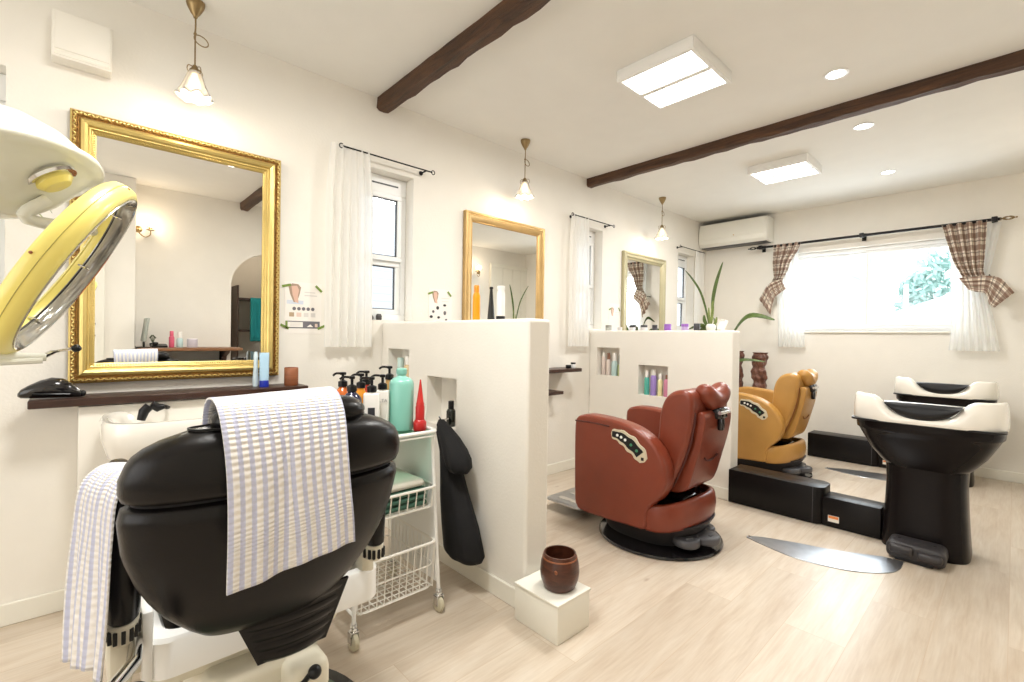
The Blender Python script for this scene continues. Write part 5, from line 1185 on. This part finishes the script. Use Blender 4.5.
t = thing('potted_plant', 'long bent green leaf of a plant standing behind the farther partition', 'plant', (4.80, 2.08, 0))
m = MB(); m.lathe([(.0, 0), (.11, 0), (.14, .02), (.155, .20), (.16, .28), (.15, .285), (.14, .26), (.0, .25)], 36); m.build('pot', plain('white_plant_pot', (.72, .70, .66), .4), t)
m = MB(); m.tube(spline([(0, 0, .25), (.01, -.01, .55), (0, -.02, .85)], 5), [.020] * 6 + [.016] * 5, 10); m.build('stem', plain('pale_stem', (.25, .24, .12), .6), t)
rndp = random.Random(2)
for ang, ln, rise, w in ((-1.42, .50, .50, .034), (-1.25, .42, .13, .018), (1.2, .36, .36, .028), (2.6, .34, .40, .028), (.3, .36, .36, .028), (-2.6, .34, .30, .026), (.9, .2, .5, .022)):
    a = ang; c_, s_ = math.cos(a), math.sin(a); base = .84 if w > .02 else .78
    pts = [(0, -.02, base), (c_ * ln * .25, -.02 + s_ * ln * .25, base + rise * .62), (c_ * ln * .55, -.02 + s_ * ln * .55, base + rise), (c_ * ln, -.02 + s_ * ln, base + rise * .93)]
    m = MB(); P = spline(pts, 6); k = len(P) - 1; rs = []
    for i, p in enumerate(P):
        u = i / k; ww = w * math.sin(PI * min(1, u * .93 + .05)) ** .6; q = Vector((-s_ * .6, c_ * .6, .8)); rs.append([p - q * ww + Vector((0, 0, .3 * ww)), p - q * ww * .5 + Vector((0, 0, .1 * ww)), p, p + q * ww * .5 + Vector((0, 0, .1 * ww)), p + q * ww + Vector((0, 0, .3 * ww))])
    m.rings(rs, closed_u=False, cap=False); m.build('leaf', LEAF, t, solid=.002, angle=80)

t = thing('hanging_plant', 'thin arching green leaves at the left edge, by the end window', 'plant', (-.36, 2.43, 1.19))
m = MB(); m.lathe([(.0, .0), (.05, .0), (.062, .01), (.07, .10), (.066, .102), (.06, .09), (.0, .085)], 28); m.build('pot', plain('white_small_pot', (.75, .73, .68), .4), t)
for a, ln, rise in ((-.15, .30, .42), (-.4, .34, .30), (.05, .26, .46), (-.75, .28, .36), (-1.3, .22, .40), (-2.4, .22, .42), (2.2, .08, .44)):
    c_, s_ = math.cos(a), math.sin(a) * .35; pts = [(0, 0, .08), (c_ * ln * .3, s_ * ln * .3, .08 + rise * .8), (c_ * ln * .65, s_ * ln * .65, .08 + rise), (c_ * ln, s_ * ln, .08 + rise * .62)]
    m = MB(); P = spline(pts, 6); k = len(P) - 1; rs = []
    for i, p in enumerate(P):
        u = i / k; ww = .012 * math.sin(PI * min(1, u * .93 + .05)) ** .6; q = Vector((-.35 * c_, .2, .6)).normalized(); rs.append([p - q * ww, p + Vector((0, .002, 0)), p + q * ww])
    m.rings(rs, closed_u=False, cap=False); m.build('leaf', LEAFV, t, solid=.0015, angle=80)

def carving(label, x, y, h, seed, w=.07):
    t = thing('wood_carving', label, 'wood carving', (x, y, 0), 0, 'carved wooden posts by the corner'); rnd = random.Random(seed); n = 40; rs = []
    for j in range(61):
        z = .05 + (h - .05) * j / 60; ph = j / 60 * 9
        r0 = w * (.92 + .10 * math.sin(ph * 2 * PI / 1.6) + .07 * math.sin(ph * 9)); 
        if j == 60: r0 = w * 1.05
        rs.append([Vector((r0 * (1 + .12 * math.sin(a * 3 + ph * 2) + .08 * math.sin(a * 8 + ph * 5)) * math.cos(a), r0 * (1 + .12 * math.sin(a * 3 + ph * 2) + .08 * math.sin(a * 8 + ph * 5)) * math.sin(a), z)) for a in [2 * PI * i / n for i in range(n)]])
    m = MB(); m.rings(rs); m.build('carved_post', CARVED, t, angle=60)
    m = MB(); m.prism(rrect(-w * 1.2, -w * 1.2, w * 1.2, w * 1.2, .01), 'z', 0, .055, .006, 2); m.build('foot_block', CUPW, t)
carving('carved dark red-brown wooden post beside the mustard chair, the right one', 5.18, 1.80, .985, 3, .068)
carving('carved dark red-brown wooden post partly behind the farther partition, the left one', 5.20, 2.03, .995, 5, .058)

# ------------------------------------------------------------------ jars on the farther partition, bottles in the niches
def wax_jar(label, y, lid, body, r=.026, h=.046):
    t = thing('jar', label, 'jar', (3.355, y, 1.172), 0, 'small jars along the top of the farther partition')
    m = MB(); m.lathe([(.0, 0), (r * .95, 0), (r, .003), (r, h * .55), (r * .96, h * .58), (0, h * .58)], 24); m.build('body', body, t)
    m = MB(); m.lathe([(r * .97, h * .58), (r * 1.02, h * .60), (r * 1.02, h * .97), (r * .98, h), (0, h)], 24); m.build('lid', lid, t)
GL = plain('grey_lid', (.30, .30, .27), .4); SLV = plain('silver_jar', (.45, .46, .42), .25, metal=.4); DL = plain('charcoal_lid', (.045, .042, .045), .35); PUR = plain('violet_jar', (.30, .12, .48), .3); PUL = plain('lilac_lid', (.48, .36, .60), .3); CLJ = plain('pale_clear_jar', (.66, .64, .64), .2)
wax_jar('small greyish jar at the wall end of the farther partition top', 2.385, GL, SLV)
wax_jar('tiny pale clear jar second from the wall on the farther partition top', 2.27, CLJ, CLJ, .020, .028)
wax_jar('pale jar with a charcoal lid left of the sage mirror reflection', 2.15, DL, CLJ)
wax_jar('pale jar with a charcoal lid in front of the middle of the sage mirror', 2.04, DL, CLJ, .026, .044)
wax_jar('dark jar in front of the right part of the sage mirror', 1.945, DL, GREYP, .020, .044)
wax_jar('deep violet jar right of the sage mirror', 1.835, PUR, PUR, .026, .050)
wax_jar('lilac jar between the violet and the charcoal jars', 1.695, PUR, PUL, .026, .050)
wax_jar('charcoal grey jar next to the sansevieria', 1.602, GREYP, DL, .022, .052)

def bottle(label, loc, r, h, col, cap, group, cat='bottle', name='bottle', capr=.7, caph=.25, shape='round', extra=None):
    t = thing(name, label, cat, loc, 0, group); hb = h * (1 - caph)
    m = MB()
    if shape == 'cone': m.lathe([(r, 0), (r, .004), (r * .35, hb)], 24)
    else: m.lathe([(r * .92, 0), (r, .003), (r, hb * .86), (r * .8, hb * .95), (r * capr * .9, hb)], 24)
    m.build('body', col, t)
    m = MB(); m.lathe([(r * capr, hb - .001), (r * capr, h - .003), (r * capr * .85, h), (0, h)], 20); m.build('cap', cap, t)
    return t
g = 'product bottles in the wall niches'
TEALB = plain('teal_liquid', (.10, .45, .36), .25); VIOL = plain('violet_liquid', (.34, .24, .60), .25); PALEY = plain('pale_yellow_liquid', (.75, .72, .40), .3); PINKB = plain('pink_liquid', (.62, .24, .36), .3)
PBT = plain('pale_blue_liquid', (.50, .66, .66), .25); ROSE = plain('pale_rose_bottle', (.70, .60, .55), .3); BRN = plain('brown_cap', (.22, .10, .06), .4); GRN = plain('olive_bottle', (.42, .48, .25), .3); DGRN = plain('dark_green_cap', (.04, .08, .04), .4)
zB, zA = .66, .79; xN = 3.352
bottle('teal bottle in the lower niche of the farther partition', (xN, 2.005, zB), .020, .200, TEALB, WB, g, caph=.30)
bottle('violet bottle with a white cap in the lower niche', (xN, 1.945, zB), .024, .205, VIOL, WB, g, caph=.22)
bottle('pale yellow bottle in the lower niche', (xN, 1.888, zB), .019, .175, PALEY, WB, g, caph=.25)
bottle('pink bottle with a dark neck at the right of the lower niche', (xN, 1.835, zB), .021, .170, PINKB, BRN, g, caph=.2, capr=.4)
bottle('white and rose bottle at the left of the upper niche', (xN, 2.425, zA), .018, .20, ROSE, WB, g, caph=.2)
bottle('pale bottle with a brown cap in the upper niche', (xN, 2.375, zA), .019, .19, ROSE, BRN, g, caph=.28)
bottle('pale blue bottle in the upper niche', (xN, 2.315, zA), .025, .195, PBT, WB, g, caph=.35)
bottle('olive bottle with a dark green spout at the right of the upper niche', (xN, 2.263, zA), .018, .18, GRN, DGRN, g, caph=.45, capr=.35)
bottle('small black bottle standing in the lower niche of the nearer partition', (1.352, 1.880, .66), .0225, .125, plain('black_bottle_glass', (.012, .014, .010), .15, coat=.5), BLACKP, g, capr=.62, caph=.30)
bottle('tan bottle in the upper niche of the nearer partition', (1.37, 2.315, .79), .028, .20, plain('tan_liquid', (.62, .48, .28), .3), WB, g, caph=.25)
bottle('pale aqua bottle in the upper niche of the nearer partition', (1.36, 2.385, .79), .026, .185, PBT, plain('pale_aqua_cap', (.55, .72, .68), .3), g, caph=.3)
g = 'things standing on the nearer partition top'
bottle('tall amber orange bottle on the nearer partition top, against the soft gold mirror', (1.385, 1.735, 1.178), .018, .165, plain('amber_orange_bottle', (.75, .33, .01), .3), plain('amber_orange_cap', (.70, .26, .02), .3), g, caph=.2, capr=.7)
bottle('black tapered bottle on the nearer partition top beside the white one', (1.385, 1.628, 1.178), .017, .150, plain('black_cone_bottle', (.02, .02, .018), .3), BLACKP, g, caph=.06, capr=.5, shape='cone')
t = bottle('white cylinder bottle with a black foot on the nearer partition top', (1.385, 1.562, 1.178), .019, .150, WB, plain('pearl_cap', (.78, .78, .74), .3), g, caph=.1, capr=.95)
m = MB(); m.lathe([(.0, 0), (.0205, 0), (.0205, .014), (.0195, .016), (.0, .016)], 24); m.build('foot_band', BLACKP, t)
for x, r in ((1.282, .013), (1.330, .018)):
    m = MB(); m.lathe([(0, 0), (r * .8, 0), (r, r * .6), (r, r * 1.4), (r * .7, r * 2.1), (0, r * 2.2)], 20)
    tag(m.build('ornament', plain('dark_pebble', (.05, .045, .045), .35), loc=(x, D + .05, 1.19)), 'small dark round ornament on the near window ledge, %s' % ('the smaller one by the curtain' if r < .015 else 'the larger one'), 'ornament', 'dark ornaments on the window ledge')

# ------------------------------------------------------------------ the side of the room that shows in the mirrors
def sconce(label, x, z, s=1):
    t = thing('wall_sconce', label, 'wall sconce', (x, OY, z), 0, 'brass wall sconces opposite the mirrors')
    m = MB(); m.lathe([(0, 0), (.032, 0), (.030, .008), (.012, .016), (0, .018)], 24, M=Matrix.Rotation(-PI / 2, 4, 'X')); m.build('wall_plate', BRASS, t)
    m = MB(); m.tube(spline([(0, .012, 0), (.01 * s, .04, -.045), (.05 * s, .06, -.075), (.085 * s, .07, -.05), (.085 * s, .07, -.01)], 6), .005, 8); m.lathe([(.006, 0), (.034, .006), (.030, .010), (.012, .012), (.011, .034), (0, .036)], 24, c=(.085 * s, .07, -.012)); m.build('arm', BRASS, t)
    m = MB(); m.ball((.085 * s, .07, .048), (.018, .018, .024)); m.build('bulb', BULB, t)
    L = bpy.data.lights.new('sconce_glow', 'POINT'); L.energy = 1.6; L.color = (1, .80, .58); L.shadow_soft_size = .03
    o = bpy.data.objects.new('sconce_glow', L); o.location = (x + .085 * s, OY + .12, z + .05); COL.objects.link(o)
sconce('candle style brass wall sconce reflected in the big gold mirror', .43, 2.06, 1)
sconce('brass wall sconce reflected in the soft gold mirror', 4.52, 2.09, -1)
t = thing('reception_desk', 'brown wooden counter with a bracket, reflected in the gold mirror', 'counter', (.80, OY, 0))
m = MB(); m.box((-.38, .0, .925), (.44, .33, .955), .006, 2); m.build('counter_top', wood_mat('mid_brown_wood', (.16, .07, .03), (.30, .15, .07), .35), t)
m = MB(); m.prism([(.0, .70), (.0, .925), (.24, .925), (.22, .90), (.10, .86), (.05, .78), (.04, .70)], 'x', .30, .35, .006, 2); m.build('bracket', DWOOD, t)
m = MB(); m.box((-.38, .0, .80), (.30, .26, .815), .003, 1); m.box((-.38, .0, 0), (-.34, .28, .925), .004, 1); m.box((.30, .0, 0), (.34, .10, .925), .004, 1); m.build('lower_shelf', DWOOD, t)
zt = .955
t = thing('monitor', 'thin screen seen edge-on in the gold mirror', 'monitor', (.455, -.34, zt))
m = MB(); m.box((-.012, -.15, .055), (.006, .15, .27), .006, 2, M=Matrix.Rotation(.12, 4, 'Y')); m.build('screen', plain('grey_screen_back', (.32, .34, .30), .4), t)
m = MB(); m.box((-.05, -.08, 0), (.05, .08, .008), .003, 1); m.box((.0, -.025, .0), (.014, .025, .09), .004, 1); m.build('stand', BLACKP, t)
t = thing('telephone', 'small black telephone on the reflected counter', 'telephone', (.575, -.33, zt))
m = MB(); m.prism([(-.05, 0), (.05, 0), (.05, .018), (-.05, .035)], 'x', -.06, .06, .006, 2); m.build('body', BLACKP, t)
m = MB(); m.box((-.05, -.06, .030), (-.01, .06, .052), .01, 2); m.build('handset', BLACKP, t)
t = thing('flower_sprig', 'small sprig in a pot on the reflected counter', 'plant', (.535, -.42, zt))
m = MB(); m.lathe([(0, 0), (.02, 0), (.025, .04), (0, .04)], 16); m.build('pot', BLACKP, t)
m = MB()
for k in range(7): m.tube([(0, 0, .035), (.02 * math.cos(k), .02 * math.sin(k), .09 + .01 * (k % 3))], .002, 5); m.ball((.02 * math.cos(k), .02 * math.sin(k), .09 + .01 * (k % 3)), .007, 8, 6)
m.build('sprig', plain('dark_sprig', (.10, .12, .06), .6), t)
g = 'bottles on the reflected counter'
bottle('pink bottle on the reflected counter', (.672, -.36, zt), .022, .155, plain('hot_pink_bottle', (.70, .12, .20), .3), plain('hot_pink_cap', (.66, .10, .18), .3), g, caph=.3)
bottle('white pump bottle beside the pink one on the reflected counter', (.735, -.36, zt), .026, .15, PBT, WB, g, caph=.4)
m = MB(); m.lathe([(0, 0), (.042, 0), (.044, .004), (.044, .08), (.04, .085), (0, .085)], 28); tag(m.build('tub', plain('lilac_white_tub', (.62, .58, .64), .4), loc=(.835, -.36, zt)), 'pale round tub on the reflected counter', 'tub')
area('alcove_fill', (1.7, OY - .7, CZ - .03), (.3, .3), 3.5, (1, .84, .66))  # unseen warm fill added to brighten the alcove, without a fixture
# alcove furniture
t = thing('shelf_unit', 'dark wooden shelf unit in the alcove beyond the arch', 'shelf unit', (1.86, OY - 1.14, 0))
m = MB()
for z in (.30, .75, 1.12, 1.52): m.box((-.36, -.15, z), (.36, .15, z + .025), .003, 1)
m.build('shelf_boards', DWOOD, t); m = MB(); m.box((-.38, -.15, 0), (-.36, .15, 1.7), .003, 1); m.box((.36, -.15, 0), (.38, .15, 1.7), .003, 1); m.build('uprights', DWOOD, t)
m = MB(); m.sheet(lambda u, v: (-.10 + .20 * u, .012 * math.sin(u * 15) - .0, -.55 * v), 24, 8); tag(m.build('teal_towel', plain('teal_cloth', (.02, .30, .34), .9), loc=(1.72, OY - .96, 1.55), solid=.004, angle=80), 'teal cloth hanging on the alcove shelf unit', 'towel')

# ------------------------------------------------------------------ outdoors
def outdoors():
    m = MB(); m.box((-15, -15, -3.2), (35, 30, -3.0)); g_ = m.build('ground', plain('pale_gravel', (.42, .42, .40), .9)); g_['kind'] = 'structure'
    t = thing('neighbour_house', 'pale blue-grey house next door seen through the small side windows', 'house', (2.5, D + 2.6, -3))
    m = MB(); m.box((-5, 0, 0), (6, 3, 7.6)); m.build('siding', siding_mat(), t)
    for x in (-3.5, -.95, 1.2, 3.3, 5.0):
        m = MB(); m.box((x - .30, -.04, 4.75), (x + .34, .02, 5.75), .01, 1); f = m.build('window_surround', UPVC, t)
        m = MB(); m.box((x - .25, -.05, 4.80), (x + .29, -.035, 5.70)); m.build('pane', plain('pale_pane', (.22, .29, .38), .08), f)
        m = MB(); m.box((x, -.056, 4.8), (x + .03, -.045, 5.7)); m.box((x - .25, -.056, 5.22), (x + .29, -.045, 5.25)); m.build('glazing_bars', UPVC, f)
    t = thing('white_house', 'bright white house far beyond the back window', 'house', (15, 5.6, -3))
    m = MB(); m.box((0, -2.2, 0), (5, 6, 6.2)); m.build('wall', plain('white_render', (.90, .90, .90), .8), t)
    m = MB(); m.prism([(-2.5, 6.1), (6.3, 6.1), (1.9, 8.0)], 'x', -.2, 5.2, 0); m.build('roof', plain('white_roof', (.80, .82, .84), .7), t)
    t = thing('low_house', 'pale gabled roof low in the back window beside the tree', 'house', (11.5, .85, -3))
    m = MB(); m.prism([(-1.4, 0), (1.0, 0), (1.0, 4.6), (-.4, 5.15), (-1.4, 4.75)][::-1], 'x', 0, 3, 0); m.build('body', plain('pale_gable', (.86, .88, .90), .8), t)
    m = MB(); m.tube([(-.2, .55, 4.4), (-.2, .55, 5.2)], .035, 8); m.build('pipe', plain('pale_pipe', (.8, .8, .8), .5), t)
    t = thing('leafy_tree', 'blue-green leafy tree at the right of the back window', 'tree', (17.5, 1.1, -3)); rnd = random.Random(8)
    m = MB(); m.tube([(0, 0, 0), (.1, 0, 2), (0, .1, 4)], [.22, .17, .1], 10); m.build('trunk', CUPW, t)
    m = MB()
    for i in range(2600):
        a, b, r = rnd.uniform(0, 2 * PI), rnd.uniform(-1, 1), rnd.uniform(.75, 1.02)
        c = Vector((1.6 * r * math.sqrt(1 - b * b) * math.cos(a), 1.25 * r * math.sqrt(1 - b * b) * math.sin(a), 5.0 + 1.75 * r * b)) + Vector((rnd.uniform(-.1, .1),) * 3)
        n1 = Vector((rnd.uniform(-1, 1), rnd.uniform(-1, 1), rnd.uniform(-1, 1))).normalized(); n2 = n1.orthogonal().normalized() * .13
        m.rings([[c - n1 * .13, c + n2 * .6], [c - n2 * .6, c + n1 * .13]], closed_u=False, cap=False)
    m.build('crown', mat('tree_leaves', (.34, .50, .46), .7, vary=.25), t)  # leaf colour made paler so it carries the distance haze
outdoors()

# ------------------------------------------------------------------ world, daylight, camera
w = bpy.data.worlds.new('sky'); SC.world = w; w.use_nodes = True; nt = w.node_tree; nt.nodes.clear()
o = nt.nodes.new('ShaderNodeOutputWorld'); bg = N(nt, 'ShaderNodeBackground', Strength=3.6); bg.inputs['Color'].default_value = (.93, .97, 1.0, 1)
nt.links.new(bg.outputs[0], o.inputs[0])
area('window_daylight', (BX + .30, 1.0, 1.63), (1.3, .8), 26, (.93, .97, 1.0), (0, PI / 2, 0))

area('end_wall_fill', (LX + .06, 1.0, 1.35), (1.7, 2.4), 27, (.98, .985, 1.0), (0, -PI / 2, 0))  # unseen soft fill added at the end wall to even the light; no glazing there

cam = bpy.data.cameras.new('camera'); cam.sensor_fit = 'HORIZONTAL'; cam.sensor_width = 36.0; cam.lens = 36 * 469.28 / 1024; cam.clip_start = .02; cam.clip_end = 200
co = bpy.data.objects.new('camera', cam); COL.objects.link(co)
r_ = Vector((0.7313174, -0.6818567, 0.0156940)); u_ = Vector((-0.0062846, 0.0162727, 0.9998478)); f_ = Vector((0.6820083, 0.7313047, -0.0076153))
M_ = Matrix((r_, u_, -f_)).transposed().to_4x4(); M_.translation = Vector((0, 0, 1.1)); co.matrix_world = M_
SC.camera = co

SC.view_settings.view_transform = 'Standard'; SC.view_settings.look = 'None'; SC.view_settings.gamma = 1.0; SC.view_settings.use_curve_mapping = False
SC.view_settings.exposure = 0.28
SC.cycles.max_bounces = 10; SC.cycles.diffuse_bounces = 6; SC.cycles.glossy_bounces = 5; SC.cycles.transparent_max_bounces = 12; SC.cycles.transmission_bounces = 8
SC.cycles.use_denoising = True; SC.cycles.sample_clamp_indirect = 6.0; SC.cycles.caustics_reflective = False; SC.cycles.caustics_refractive = False
